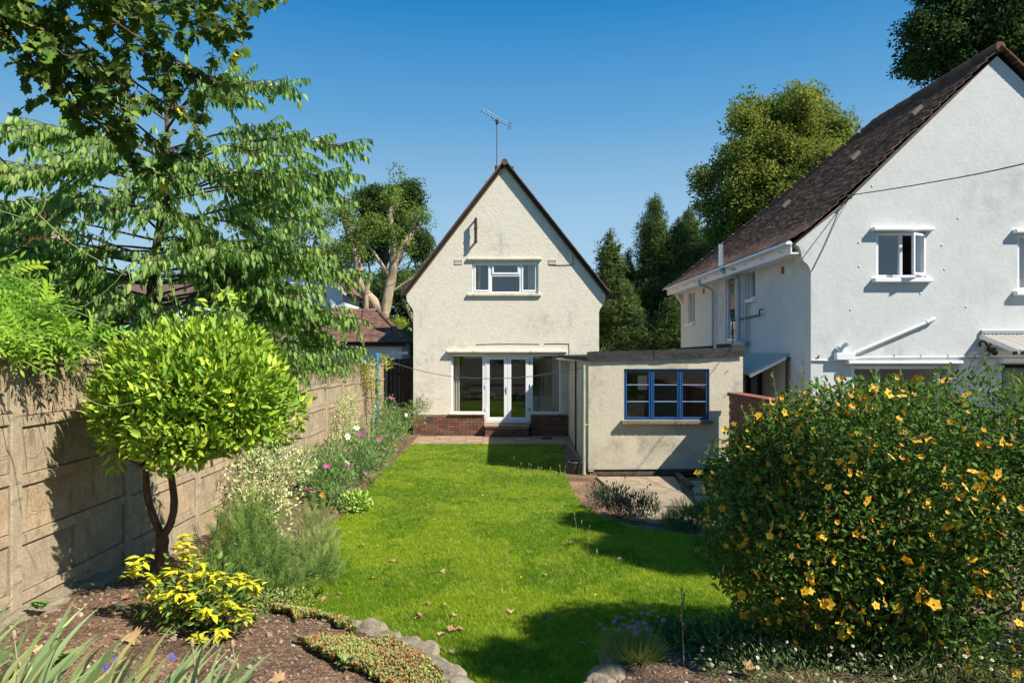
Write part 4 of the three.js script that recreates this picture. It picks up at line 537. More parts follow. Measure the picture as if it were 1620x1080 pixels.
conifer(7.6, 29, 8.2, 1.7, 'dark conifer squeezed between two taller conifers', 1800, cg);
conifer(5.7, 30, 6.9, 1.6, 'middling dark conifer between the slender and the tallest conifer', 1600, cg);
conifer(6.6, 26, 4.6, 1.2, 'short young conifer behind the flat felt roof', 1100, cg);
conifer(5.2, 27.5, 5.2, 1.4, 'low bushy conifer close behind the cream house corner', 1100, cg);
tree({ name: 'evergreen_tree', label: 'dense dark evergreen hedge tree behind the conifers', base: [8, 34], h: 6, r: .25, lobes: [[5.5, 2.4, 34, 2.2, 2.6, 1.4], [8.5, 2.8, 34, 2.4, 3, 1.4], [11, 3, 35, 2.4, 3.2, 1.4]], n: 1500, leaf: { pal: PAL.dark, size: [.8, 1.4] } });
// pollarded plane tree
{
  const T = thing('plane_tree', 'pollarded plane tree with pale bare limbs behind the low tiled roof', 'tree', null, [-5.35, 0, -32]);
  mesh(T, 'trunk', taper([V3(0, 0, 0), V3(.05, 2, 0), V3(.2, 4.3, 0), V3(.55, 6.0, 0), V3(.72, 7.1, 0)], .31, .2, 20, 12, .15), M.planeBark);
  const limb = (pts, r0, r1) => mesh(T, 'branch', taper(pts.map(p => V3(...p)), r0, r1, 12, 8, .15), M.planeBark);
  limb([[.15, 4.1, 0], [-.35, 4.9, 0], [-.9, 5.6, .1], [-1.05, 6.7, 0], [-1.5, 8.2, 0], [-1.75, 9.2, 0]], .26, .13); limb([[.6, 6.5, 0], [.62, 7.6, 0], [.45, 8.8, 0], [.75, 10.0, 0]], .2, .08); limb([[.7, 6.6, 0], [1.1, 7.4, .1], [1.55, 8.2, 0], [1.75, 8.8, 0]], .2, .12); limb([[.5, 5.9, 0], [-.2, 7.0, .2], [-.75, 7.6, 0], [-1.5, 8.0, 0]], .1, .05); limb([[.3, 3.2, 0], [1.0, 3.7, .2], [1.4, 3.5, 0]], .16, .12);
  limb([[-.3, 2.2, .3], [-.6, 4, .2], [-.55, 5.5, .2], [-.3, 6.2, .2]], .16, .1); limb([[.4, 5.2, 0], [1.3, 5.8, .1], [2.6, 6.6, 0]], .06, .03);
  addLeaves(T, CLUMPS[0], LM.soft, cloud([[-7.1, 9.0, 32, .8, .7, .7], [-4.7, 9.9, 32, .7, .9, .7], [-3.6, 8.7, 32, .7, .7, .7], [-5.9, 8.4, 31.7, 1.0, .5, .6], [-5.2, 8.0, 31.6, .9, .5, .6], [-6.7, 7.5, 32, .6, .8, .6], [-4.3, 7.4, 32, .6, .6, .5]], 190, { pal: PAL.plane, size: [.4, .75], depth: .9, bump: .5 }), 0, 'leaf', 'crown');
  const far = (x, d, h, lean, label) => { const t = thing('plane_tree', label, 'tree', 'plane trees behind the low tiled roof', [x, 0, -d]); mesh(t, 'trunk', taper([V3(0, 0, 0), V3(lean * .3, h * .4, 0), V3(lean * .6, h * .75, 0), V3(lean, h, 0)], .3, .15, 14, 9, .15), M.planeBark); mesh(t, 'branch', taper([V3(lean * .5, h * .62, 0), V3(lean * .4 - .5, h * .8, 0), V3(lean * .3 - .9, h * 1.05, 0)], .14, .06, 8, 7, .1), M.planeBark); mesh(t, 'branch', taper([V3(lean * .6, h * .7, 0), V3(lean * .6 + .5, h * .9, 0), V3(lean + .8, h * 1.1, 0)], .12, .05, 8, 7, .1), M.planeBark);
    addLeaves(t, CLUMPS[0], LM.soft, cloud([[x + lean - .6, h * 1.05, d, 1.1, .9, .9], [x + lean + .8, h * 1.1, d, .9, .9, .8], [x + lean, h * .85, d, .9, .5, .8]], 120, { pal: PAL.plane, size: [.4, .8], depth: .9, bump: .5 }), 0, 'leaf', 'crown'); };
  far(-10.2, 36, 8.4, .2, 'pale limbed plane tree above the white gable'); far(-12.0, 36, 8.8, -.3, 'pale limbed plane tree left of the white gable, mostly hidden'); far(-4.4, 36, 5.8, 1.0, 'leaning pale plane limb close to the cream house roof'); far(-8.2, 35, 7.0, .3, 'pale limbed plane tree between white gable and pollarded plane');
}
tree({ name: 'broadleaf_tree', label: 'dark rounded tree standing behind the pollarded plane tree', base: [-7.0, 44], h: 13, r: .35, lobes: [[-7.8, 12.0, 44, 1.3, 1.2, 1.3], [-5.7, 12.4, 44, 1.1, 1.0, 1.1], [-6.6, 10.4, 44, 1.7, 1.2, 1.4], [-4.9, 9.3, 44, 1.1, 1.0, 1.2], [-8.3, 9.2, 44, 1.4, 1.2, 1.3], [-3.8, 6.4, 43, 2.4, 2.0, 1.8], [-7, 5.4, 43, 3.2, 2.6, 2]], n: 2600, leaf: { pal: PAL.dark, size: [.55, 1.0], bump: .6 } });
tree({ name: 'hedge_tree', label: 'bright green bush behind the low roof, next to the cream house', base: [-4.2, 29.5], h: 4, r: .1, lobes: [[-4.4, 2.9, 29.5, 1.0, 1.0, .9], [-3.5, 2.5, 29.5, .8, .9, .8]], n: 500, leaf: { pal: PAL.bright, size: [.35, .65] } });
tree({ name: 'broadleaf_tree', label: 'dark green tree far behind the cherry tree and the white gable', base: [-14, 46], h: 9, r: .3, lobes: [[-12, 6.5, 46, 3, 3, 2], [-16, 6, 46, 3.2, 3, 2], [-20, 5, 46, 3.5, 3, 2], [-11, 3, 45, 3, 3, 2], [-25, 4.6, 46, 3.5, 3.4, 2]], n: 2200, leaf: { pal: PAL.dark, size: [.9, 1.6] } });

// ---------- houses beyond the left fence ----------
{
  const B = thing('bungalow', 'low bungalow with brown hipped tile roof beside the cream house', 'bungalow', null, [0, 0, -26]);
  mesh(B, 'wall', bx(-8.4, -3.55, 0, 2.86, -3.6, 0), mat([.62, .66, .66], { bumpMap: plainBump, bumpScale: .006 }));
  const A = [-8.8, 2.9, .3], C = [-3.3, 2.9, .3], R0 = [-7.2, 4.2, -1.8], R1 = [-4.75, 4.2, -1.8], A2 = [-8.8, 2.9, -3.9], C2 = [-3.3, 2.9, -3.9];
  const tri = (a, b, c) => { const g = new THREE.BufferGeometry(); g.setAttribute('position', new THREE.Float32BufferAttribute([...a, ...b, ...c], 3)); g.setAttribute('uv', new THREE.Float32BufferAttribute([0, 0, 1, 0, 0, 1], 2)); g.computeVertexNormals(); return g; };
  const rf = mesh(B, 'roof', merge([tri(A, C, R1), tri(A, R1, R0), tri(C, C2, R1), tri(A2, A, R0), tri(C2, A2, R0), tri(C2, R0, R1)]), new THREE.MeshStandardMaterial({ color: lin(.1, .06, .045), side: THREE.DoubleSide }));
  const pal = [[.17, .095, .07], [.14, .08, .06], [.20, .115, .085]].map(c => mat(c)); const W = V3(0, 1.3, -2.1), wl = W.length();
  tileSlope(rf, V3(A[0], A[1], A[2]), V3(1, 0, 0), W.clone().normalize(), 5.5, wl, (u, v) => u > 1.6 * v / wl && u < 5.5 - 1.45 * v / wl, 0, pal, .12, .17);
  for (let i = 0; i < 16; i++) { const a = V3(...C), b = V3(...R1), p = a.clone().lerp(b, (i + .5) / 16), g = new THREE.CylinderGeometry(.085, .095, .17, 8); g.applyQuaternion(new THREE.Quaternion().setFromUnitVectors(V3(0, 1, 0), b.clone().sub(a).normalize())); mesh(rf, 'hip_tile', g.translate(p.x, p.y, p.z), M.tiles[i % 3]); }
  mesh(B, 'fascia', bx(-8.75, -3.36, 2.74, 2.885, .2, .24), M.wood); mesh(B, 'vent', bx(-3.9, -3.75, 2.45, 2.6, .001, .03), M.white); mesh(B, 'soffit_strip', bx(-3.70, -3.3, 2.45, 2.55, .001, .05), M.white);
  const G = thing('white_house', 'white gabled house half hidden behind the cherry tree', 'house', null, [0, 0, -34]);
  mesh(G, 'wall', wallGeo([[-10.6, 0], [-7.5, 0], [-7.5, 5.4], [-8.4, 6.3], [-10.6, 6.3]], [], 4), mat([.80, .80, .78], { bumpMap: plainBump, bumpScale: .006 }));
  mesh(G, 'roof', merge([bx(0, 1.9, 0, .12, -4.1, .25).rotateZ(-.74).translate(-8.6, 6.62, 0), bx(-10.8, -8.5, 6.45, 6.6, -4.1, .25)]), mat([.16, .075, .055])); mesh(G, 'fascia', bx(0, 1.85, -.14, -.01, .18, .24).rotateZ(-.74).translate(-8.6, 6.62, 0), M.white);
  const K = thing('brick_house', 'red brick house with tall chimney and white side wing behind the cherry tree', 'house', null, [0, 0, -21]);
  const bm = mat([.36, .135, .085], { map: again(brickVar, .9), bumpMap: fineBump, bumpScale: .006 });
  mesh(K, 'wall', wallGeo([[-18, 0], [-12.6, 0], [-12.6, 4.6], [-18, 4.6]], [rect(-14.6, -13.6, 2.6, 3.9)], .3), bm);
  const w = mesh(K, 'window', frameGeo([...ring(-14.6, -13.6, 2.6, 3.9, .07), [-14.13, -14.07, 2.67, 3.83]], -.15, -.05), M.white); pane(w, -14.53, -14.13, 2.67, 3.83, -.1); pane(w, -14.07, -13.67, 2.67, 3.83, -.1); mesh(K, 'back_wall', bx(-18, -12.6, 0, 4.6, -4, -3.7), bm); mesh(K, 'end_wall', bx(-12.9, -12.6, 0, 4.6, -3.7, -.302), bm); mesh(K, 'end_wall', bx(-18, -17.7, 0, 4.6, -3.7, -.302), bm);
  mesh(K, 'side_wing', bx(-12.6, -9.7, 0, 4.0, -3, -.2), mat([.80, .80, .78])); mesh(K, 'wing_roof', bx(-12.6, -9.5, 0, .1, -1.1, .3).rotateX(.5).translate(0, 4.05, -.1), mat([.12, .07, .055]));
  const rf2 = mesh(K, 'roof', bx(-18, -14.0, 0, .12, -2.6, .35).rotateX(.72).translate(0, 4.5, 0), mat([.2, .09, .06])); tileSlope(rf2, V3(-17.9, 4.42, .3), V3(1, 0, 0), V3(0, .659, -.752), 3.8, 2.9, () => true, 0, [[.22, .095, .065], [.17, .08, .055]].map(c => mat(c)), .14, .2);
  const ch = mesh(K, 'chimney', bx(-14.85, -14.02, 4.8, 6.95, -1.4, -.8), M.mortar); brickField(ch, -14.85, -14.02, 5.6, -.80, 18, M.redBricks); mesh(ch, 'chimney_cap', cbx(-14.93, -13.94, 6.955, 7.08, -1.48, -.72, .02), M.redBricks[1]);
}

// ---------- cherry tree over the fence ----------
{
  LEAF = 1.95;
  const bx0 = -4.0, bd = 8.2, T = thing('cherry_tree', 'spreading cherry tree with drooping leaves reaching over the concrete fence', 'tree', null, [bx0, 0, -bd]);
  const tp = [V3(0, 0, 0), V3(.05, 1.6, 0), V3(-.05, 3.2, .05), V3(.12, 4.6, 0), V3(.1, 5.5, 0)], C = new THREE.CatmullRomCurve3(tp); mesh(T, 'trunk', taper(tp, .10, .022, 20, 9, .12), M.bark);
  const ends = [[-1.55, 4.88, 8.0], [-1.62, 4.45, 7.8], [-2.5, 5.62, 8.2], [-2.9, 5.3, 7.6], [-1.95, 3.95, 7.6], [-1.6, 3.45, 8.4], [-1.5, 2.95, 9], [-1.7, 2.55, 9.4], [-2.1, 2.5, 8.6], [-1.9, 3.1, 7.6], [-2.4, 4.6, 7.4], [-2.3, 5.0, 8.6], [-3.2, 5.75, 8.3], [-4.4, 5.3, 7.6], [-4.9, 4.8, 7.2], [-5.6, 4.5, 7.8], [-2.6, 3.5, 6.9], [-3.2, 3.4, 6.7], [-3.3, 4.2, 6.9], [-4.0, 3.9, 6.6], [-4.6, 3.5, 6.7], [-5.0, 4.0, 7.0], [-5.5, 3.4, 7.2], [-6.0, 3.9, 8.0], [-2.9, 2.9, 7.2], [-3.7, 2.95, 6.9], [-4.5, 2.9, 7.0], [-2.6, 2.7, 8.0], [-3.4, 2.6, 7.6], [-5.2, 2.8, 7.2], [-6.0, 3.0, 8.2], [-2.9, 4.0, 9.2], [-2.3, 3.6, 9.8], [-3.6, 4.9, 9.3], [-4.6, 4.6, 9.2], [-3.0, 3.1, 10], [-3.4, 4.5, 7.4], [-2.2, 4.3, 8.3], [-4.0, 4.6, 7.0], [-5.2, 5.0, 8.2], [-2.8, 2.35, 9.6], [-2.2, 2.3, 10.2], [-3.1, 2.4, 8.6], [-3.9, 2.5, 7.8], [-5.6, 2.6, 7.7], [-3.5, 3.8, 8.2], [-4.4, 4.2, 8.2]];
  for (const q of ends) { if (q[1] < 3.2 && q[0] > -2.2) q[0] -= .35; else if (q[0] > -2.4) q[0] -= .2; }
  for (let i = 0; i < 48; i++) { const a = rr(-1.1, 3.3), r = rr(1.0, 2.6), y = i < 18 ? rr(3.2, 4.4) : rr(2.2, 3.4); ends.push([bx0 + Math.cos(a) * r * (Math.cos(a) > 0 ? .78 : .9), y + .15 * r, bd - Math.sin(a) * r * .65]); }
  const L = [], tw = []; const g1 = [leafGeo(.105, .043, .3, .25, 4, .8)];
  for (const [x, y, d] of ends) { const e = V3(x - bx0, y, -(d - bd)), hor = Math.hypot(e.x, e.z), s = C.getPoint(Math.min(.95, Math.max(.3, (y - .28 * hor) / 5.5))), mid = s.clone().lerp(e, .55).add(V3(rr(-.1, .1), .06 * hor + rr(0, .1), rr(-.1, .1)));
    const cv = new THREE.CatmullRomCurve3([s, mid, e]); mesh(T, 'branch', taper([s, mid, e], .016, .004, 12, 6), M.bark);
    const nt = Math.round(17 + hor * 7);
    for (let i = 0; i < nt; i++) { const t = Math.pow((i + .7) / nt, .8) * .72 + .28, a = cv.getPoint(Math.min(1, t)), tg = cv.getTangent(Math.min(1, t)), len = i === nt - 1 ? .34 : rr(.22, .5), dir = tg.clone().multiplyScalar(.9).addScaledVector(rv().multiply(V3(1, .5, 1)), .85).normalize(), q = a.clone().addScaledVector(dir, len * .6).add(V3(0, .02, 0)), z = a.clone().addScaledVector(dir, len).add(V3(0, -.02, 0));
      tw.push(taper([a, q, z], .005, .002, 4, 4)); const tc = new THREE.CatmullRomCurve3([a, q, z]), nl = Math.round(len / .036);
      for (let k = 1; k <= nl; k++) { const p = tc.getPoint(k / nl), side = V3(dir.z, 0, -dir.x).multiplyScalar(k % 2 ? 1 : -1); const ld = V3(0, -1, 0).addScaledVector(side, rr(.15, .75)).addScaledVector(dir, rr(.2, .6)).addScaledVector(rv(), .25), nn = side.clone().multiplyScalar(.6).add(V3(0, .7, 0)).addScaledVector(rv(), .4); L.push({ m: basis(p.clone().add(V3(bx0, 0, -bd)), ld, nn, rr(.55, 1.15)), c: tone([[.105, .19, .04], [.135, .225, .048], [.08, .15, .035], [.18, .26, .065]], .22) }); } } }
  mesh(T, 'twigs', merge(tw), M.darkBark).userData.kind = 'stuff';
  addLeaves(T, g1, LM.cherry, L, 300); LEAF = 1.75;
}
// ---------- maple bough hanging in from the left ----------
{
  const bx0 = -6.6, bd = 5.6, T = thing('maple_tree', 'dark maple with lobed leaves hanging over the cherry tree', 'tree', null, [bx0, 0, -bd]);
  mesh(T, 'trunk', taper([V3(0, 0, 0), V3(.1, 3, 0), V3(0, 6, .1), V3(.2, 9.5, 0)], .26, .1, 18, 10, .12), M.bark);
  const ends = [[-1.95, 5.32, 5.6], [-2.0, 4.95, 5.5], [-2.15, 4.62, 5.6], [-2.45, 4.35, 5.6], [-2.55, 4.05, 5.7], [-2.8, 4.5, 5.3], [-2.5, 5.0, 5.2], [-2.9, 5.15, 5.3], [-3.2, 4.7, 5.2], [-3.4, 5.1, 5.0], [-3.75, 4.75, 5.0], [-3.8, 5.2, 5.1], [-2.3, 5.6, 5.6], [-2.9, 5.7, 5.5], [-3.5, 5.7, 5.3], [-4.3, 5.3, 5.2], [-2.6, 4.7, 5.8], [-2.25, 5.2, 5.9], [-3.3, 4.35, 5.5], [-2.95, 4.0, 5.8], [-3.0, 6.3, 5.6], [-4.2, 6.5, 5.4], [-5.0, 5.6, 5.0], [-4.9, 6.8, 6]];
  const L = [], tw = [], geo = lobedLeaf(.095);
  ends.forEach(([x, y, d], bi) => { const e = V3(x - bx0, y, -(d - bd)), s = V3(.12, 6.2 + .08 * bi, 0), mid = s.clone().lerp(e, .55).add(V3(rr(-.15, .15), .35 + rr(-.1, .2), rr(-.2, .2))), pre = s.clone().lerp(e, .82).add(V3(rr(-.1, .1), .12, rr(-.1, .1))), cv = new THREE.CatmullRomCurve3([s, mid, pre, e]); mesh(T, 'branch', taper([s, mid, pre, e], .032, .006, 16, 6, .1), M.bark);
    for (let i = 0; i < 26; i++) { const t = .45 + .55 * (i + 1) / 26, a = cv.getPoint(t), dir = cv.getTangent(t).multiplyScalar(.5).addScaledVector(rv(), 1).normalize(), len = rr(.12, .36), z = a.clone().addScaledVector(dir, len).add(V3(0, -.03, 0)); tw.push(taper([a, a.clone().lerp(z, .5).add(V3(0, .02, 0)), z], .006, .002, 4, 4));
      for (let k = 0; k < 10; k++) { const p = a.clone().lerp(z, .25 + .75 * k / 9); const dd = rv().add(V3(0, -.7, 0)).addScaledVector(dir, .5); L.push({ m: basis(p.add(V3(bx0, 0, -bd)), dd, V3(0, 1, 0).addScaledVector(rv(), .7), rr(.6, 1.15)), c: tone(rnd() < .02 ? [[.4, .28, .03]] : [[.06, .105, .02], [.08, .135, .024], [.05, .09, .018], [.12, .17, .035]], .2) }); } } });
  mesh(T, 'twigs', merge(tw), M.bark).userData.kind = 'stuff'; addLeaves(T, [geo], LM.soft, L, 300);
  mesh(T, 'bare_shoot', merge([taper([V3(2.6, 4.9, .4), V3(2.75, 4.55, .45), V3(2.68, 4.2, .4), V3(2.9, 3.9, .3)], .012, .006, 14, 6), taper([V3(2.0, 4.6, .6), V3(2.3, 4.75, .5), V3(2.6, 4.9, .4)], .014, .01, 8, 6)]), M.bark);
}
// ---------- off to the right, outside the picture: the tree whose shade falls across the lawn edge ----------
tree({ name: 'unseen_garden_tree', label: 'tall leafy garden tree out of view beyond the brick wall, shading the lawn edge', base: [9.4, 5.2], h: 8, r: .16, twigs: 2, lobes: [[8.2, 7.0, 5.2, .8, .6, .8], [8.9, 7.2, 5.0, .8, .7, .8], [7.9, 6.6, 6.3, .6, .5, .7], [9.5, 6.8, 5.4, .8, .7, .8], [7.3, 6.6, 6.9, .4, .4, .45], [5.85, 6.5, 2.35, .3, .3, .3], [10, 7.8, 5, .8, .7, .8]], n: 1500, leaf: { pal: PAL.mid, size: [.4, .7], depth: .9 } });

tree({ name: 'unseen_garden_tree', label: 'large leafy tree out of view behind the camera, mirrored in the bedroom window', base: [-3.5, -14], h: 11, r: .25, lobes: [[-3.6, 8.5, -14, 2, 1.8, 1.8], [-5, 6.2, -14, 2, 1.8, 1.8], [-2, 6.0, -14, 1.8, 1.7, 1.7], [-3.5, 4, -13, 2.2, 1.5, 1.6]], n: 1300, leaf: { pal: PAL.dark, size: [.6, 1.1] } });  // unseen, behind the camera; placed for the reflection in the bedroom window
tree({ name: 'unseen_garden_tree', label: 'rounded tree out of view behind the camera, mirrored in the glass doors', base: [2.5, -15], h: 7, r: .2, lobes: [[2, 4.2, -15, 2, 1.8, 1.6], [4.2, 3.8, -15, 1.8, 1.6, 1.6], [.2, 3.2, -15, 1.6, 1.6, 1.5]], n: 900, leaf: { pal: PAL.mid, size: [.6, 1.1] } });  // out of view behind the camera, placed so the glass doors mirror foliage
// ---------- clipped ball tree ----------
{
  const T = thing('ball_topped_bay', 'clipped round bright green shrub on a forked trunk in front of the concrete fence', 'shrub', null, [-3.0, .45, -6.25]);
  const tp = p => p.map(q => V3(q[0] + 3.0, q[1] - .45, -(q[2] - 6.25)));
  mesh(T, 'trunk', taper(tp([[-3.0, .42, 6.25], [-2.98, .68, 6.2], [-2.96, .90, 6.15]]), .062, .05, 12, 10, .18), M.bark);
  mesh(T, 'branch', taper(tp([[-2.96, .86, 6.16], [-3.03, 1.15, 6.08], [-3.02, 1.5, 5.98], [-2.95, 1.95, 5.85]]), .036, .02, 14, 8, .15), M.bark);
  mesh(T, 'branch', taper(tp([[-2.96, .86, 6.15], [-2.84, 1.06, 6.1], [-2.80, 1.4, 6.0], [-2.80, 1.7, 5.9], [-2.6, 2.0, 5.7]]), .036, .02, 14, 8, .15), M.bark);
  mesh(T, 'branch', taper(tp([[-2.80, 1.45, 5.98], [-2.45, 1.72, 5.8], [-2.05, 1.85, 5.6]]), .018, .01, 10, 7), M.bark);
  mesh(T, 'branch', taper(tp([[-3.0, 1.5, 5.97], [-3.12, 1.75, 5.6], [-3.15, 1.9, 5.4]]), .02, .01, 10, 7), M.bark);
  const lobes = [[-2.48, 2.14, 5.72, .75, .52, .76], [-2.46, 2.26, 5.65, .66, .46, .66], [-2.2, 2.04, 5.72, .56, .42, .62], [-2.74, 2.04, 5.65, .50, .42, .6], [-2.25, 2.46, 5.75, .36, .30, .36], [-2.7, 2.36, 5.5, .36, .28, .34], [-2.05, 2.22, 5.45, .34, .3, .34], [-2.45, 1.85, 5.3, .4, .22, .3]];
  const pal = [[.125, .20, .014], [.165, .235, .018], [.085, .16, .012], [.22, .28, .03]];
  LEAF = 2.0;
  const L = cloud(lobes, 17000, { pal, depth: .5, pow: 2.0, bump: .22, out: .7, up: .65, rand: .7, size: [.55, 1.25] }).filter(l => l.p.y > 1.66 - .10 * Math.sin(l.p.x * 7) && l.p.x > -3.44);
  for (const [x, y, d] of [[-2.95, 1.68, 5.35], [-3.02, 1.76, 5.4], [-2.55, 1.66, 5.25], [-2.5, 1.68, 5.2], [-1.98, 1.74, 5.45], [-2.82, 1.68, 5.25], [-2.1, 2.9, 5.7], [-2.2, 2.95, 5.8], [-2.3, 2.88, 5.7]]) for (let i = 0; i < 14; i++) { const up = y > 2.5 ? 1 : -.35; L.push({ m: basis(V3(x + rr(-.08, .08), y + rr(-.08, .08), -d + rr(-.06, .06)), rv().add(V3(0, up, .3)), V3(0, .6, .6).addScaledVector(rv(), .5), rr(.8, 1.15)), c: tone(pal) }); }
  addLeaves(T, [leafGeo(.078, .031, .4, .14, 4, .85)], LM.gloss, L, 300); LEAF = 1.6;
}
// ---------- wisteria and creepers over the fence ----------
{
  const T = thing('wisteria_vine', 'bright green wisteria spilling over the top of the concrete fence', 'vine', null, [-3.7, 2.3, -5.0]);
  const lf = leafGeo(.062, .022, .2, .2, 3), cmp = []; for (let i = 0; i < 6; i++) for (const s of [-1, 1]) cmp.push(lf.clone().applyMatrix4(basis(V3(0, .03 + i * .034, -.004 * i * i), V3(s * .9, .5, -.1), V3(0, 0, 1)))); cmp.push(lf.clone().applyMatrix4(basis(V3(0, .23, -.1), V3(0, 1, -.3), V3(0, 0, 1)))); cmp.push(taper([V3(0, 0, 0), V3(0, .12, -.03), V3(0, .23, -.1)], .002, .001, 4, 4)); const comp = merge(cmp);
  const pal = [[.12, .22, .028], [.15, .26, .035], [.10, .18, .025], [.2, .3, .04]];
  LEAF = 2.0;
  const L = cloud([[-3.55, 2.68, 5.0, .34, .30, .6], [-3.45, 2.55, 5.5, .26, .14, .45], [-3.85, 2.85, 5.0, .42, .30, .6], [-3.45, 2.62, 4.6, .25, .22, .4]], 950, { pal, depth: .8, out: .5, up: -.1, rand: .8, size: [.7, 1.15] }).filter(l => l.p.y > 2.58 || l.p.x < -3.6);
  addLeaves(T, [comp], LM.thin, L, 300); LEAF = 1.6;
  const vine = (pts, r = .005) => mesh(T, 'tendril', taper(pts.map(p => V3(p[0] + 3.7, p[1] - 2.3, -(p[2] - 5))), r, r * .6, 40, 5), mat([.22, .28, .09]));
  vine([[-3.5, 2.75, 5.0], [-3.0, 2.82, 5.0], [-2.75, 3.0, 5.0], [-2.66, 3.1, 5.0], [-2.64, 3.0, 5.0], [-2.72, 2.98, 5.0]]); vine([[-3.5, 3.65, 5.1], [-3.1, 3.3, 5.05], [-2.78, 3.12, 5.0], [-2.66, 3.06, 5.0]]); vine([[-3.4, 2.65, 4.9], [-3.0, 2.6, 4.8], [-2.7, 2.5, 4.7], [-2.62, 2.35, 4.65]], .004); vine([[-3.3, 2.5, 4.7], [-2.9, 2.3, 4.65], [-2.6, 2.15, 4.6], [-2.35, 2.18, 4.6]], .004); vine([[-3.55, 2.86, 5.0], [-3.0, 2.8, 4.9], [-2.6, 2.62, 4.9], [-2.3, 2.5, 4.95]], .004); vine([[-3.4, 4.0, 4.9], [-3.2, 3.95, 4.9], [-2.95, 3.85, 4.9]], .003); vine([[-3.5, 3.5, 4.9], [-3.25, 3.45, 4.9], [-3.18, 3.6, 4.9], [-3.3, 3.85, 4.9]], .004);
}
function creeper(label, d0, d1, top, n, lenMax, pal, xin = -3.42) {
  const T = thing('creeper', label, 'vine', null, [-3.5, top, -(d0 + d1) / 2]), st = [], L = [];
  for (let i = 0; i < n; i++) { const d = lerp(d0, d1, (i + rnd()) / n), len = lenMax * Math.pow(rnd(), 1.5) + .06, a = V3(-3.56 + rr(-.08, .05), top(d) + rr(0, .06), -d), b = V3(xin + rr(-.02, .10), top(d) + rr(.0, .08), -d + rr(-.1, .1)), c = V3(xin + rr(-.01, .10), top(d) - len, -d + rr(-.12, .12)); const cv = new THREE.CatmullRomCurve3([a, b, b.clone().lerp(c, .5).add(V3(.02, 0, 0)), c]); st.push(taper([a, b, c], .004, .0015, 8, 4).translate(3.5, -T_y(top, d0, d1), (d0 + d1) / 2));
    const k = Math.round(10 + len * 60); for (let j = 0; j < k; j++) { const p = cv.getPoint(Math.sqrt((j + rnd()) / k)); L.push({ m: basis(p.add(rv().multiplyScalar(.02)), rv().add(V3(0, -.3, 0)), rv(), rr(.6, 1.3)), c: tone(pal) }); } }
  T.position.y = T_y(top, d0, d1); mesh(T, 'stems', merge(st), M.darkBark).userData.kind = 'stuff'; addLeaves(T, [leafGeo(.026, .014, .2, .1, 2)], LM.soft, L);
}
function T_y(top, d0, d1) { return top((d0 + d1) / 2); }
const ftop = d => 2.47 - .03 * ((d - 5) / 1.5246);
creeper('small leaved creeper hanging in strands down the first fence panel', 5.0, 6.2, ftop, 26, .42, [[.06, .085, .03], [.045, .06, .028], [.09, .11, .035]]);
creeper('feathery creeper draped thickly along the fence top below the cherry leaves', 9.5, 16.2, ftop, 210, .34, [[.085, .12, .028], [.06, .095, .025], [.12, .14, .035]]);
creeper('brown dry creeper strands hanging down the far fence panels', 16.2, 18.2, ftop, 40, .6, [[.15, .10, .05], [.10, .10, .03], [.06, .09, .03]]);
{ const T = thing('climbing_shrub', 'yellow variegated climber on the fence beside the blue post', 'shrub', null, [-3.3, 1.6, -18.2]); mesh(T, 'stem', taper([V3(0, -1.6, 0), V3(.05, -.6, 0), V3(0, .3, 0)], .02, .008, 10, 6), M.darkBark); addLeaves(T, [leafGeo(.06, .032, .2, .1, 3)], LM.soft, cloud([[-3.35, 2.0, 18.0, .28, .42, .35], [-3.2, 1.55, 18.3, .22, .4, .3], [-3.05, 2.25, 18.6, .3, .2, .3]], 900, { pal: [[.36, .33, .05], [.42, .36, .06], [.2, .24, .04], [.14, .19, .04]], depth: .8, size: [.7, 1.3] })); }
{ const T = thing('ivy_hedge', 'dark leafy hedge along the far side of the concrete fence', 'hedge', null, [-4.0, 0, -12.5]); mesh(T, 'stem', taper([V3(0, 0, 0), V3(.05, 1, 0), V3(0, 2, 0)], .05, .02, 10, 6), M.darkBark); addLeaves(T, [leafGeo(.085, .045, .25, .2, 3)], LM.gloss, cloud([[-4.0, 2.2, 10.5, .5, .7, .9], [-3.95, 2.25, 12.2, .5, .7, 1], [-3.9, 2.25, 14, .55, .65, 1], [-3.85, 2.3, 15.6, .5, .6, .8], [-4.2, 2.3, 8.8, .5, .8, .9]], 6500, { pal: [[.07, .12, .03], [.055, .095, .027], [.10, .16, .04]], depth: .7, size: [.7, 1.2] })); }

// ---------- border plants ----------
function shrub(name, label, lobes, n, geo, m, opt, y0, nParts = 0) { const c = lobes[0], T = thing(name, label, opt.cat ?? 'shrub', opt.group, [c[0], y0, -c[2]]), st = []; for (const l of lobes) for (let i = 0; i < (opt.stems ?? 5); i++) { const v = rv(); v.y = Math.abs(v.y); st.push(taper([V3(rr(-.05, .05), -.03, rr(-.05, .05)), V3((l[0] - c[0]) * .6 + v.x * l[3] * .3, (l[1] - y0) * .6, -(l[2] - c[2]) * .6 + v.z * l[5] * .3), V3(l[0] - c[0] + v.x * l[3] * .75, l[1] - y0 + v.y * l[4] * .75, -(l[2] - c[2]) + v.z * l[5] * .75)], opt.stemR ?? .008, .002, 8, 5)); } if (st.length) mesh(T, 'stems', merge(st), opt.stemMat ?? M.darkBark); const L = cloud(lobes, n, { floor: y0 - .02, ...opt }); if (n) addLeaves(T, [geo], m, L, nParts); return { T, L }; }
const small = leafGeo(.045, .022, .2, .1, 3), needle = leafGeo(.06, .006, .1, .15, 2), thinLeaf = leafGeo(.085, .017, .2, .25, 3);
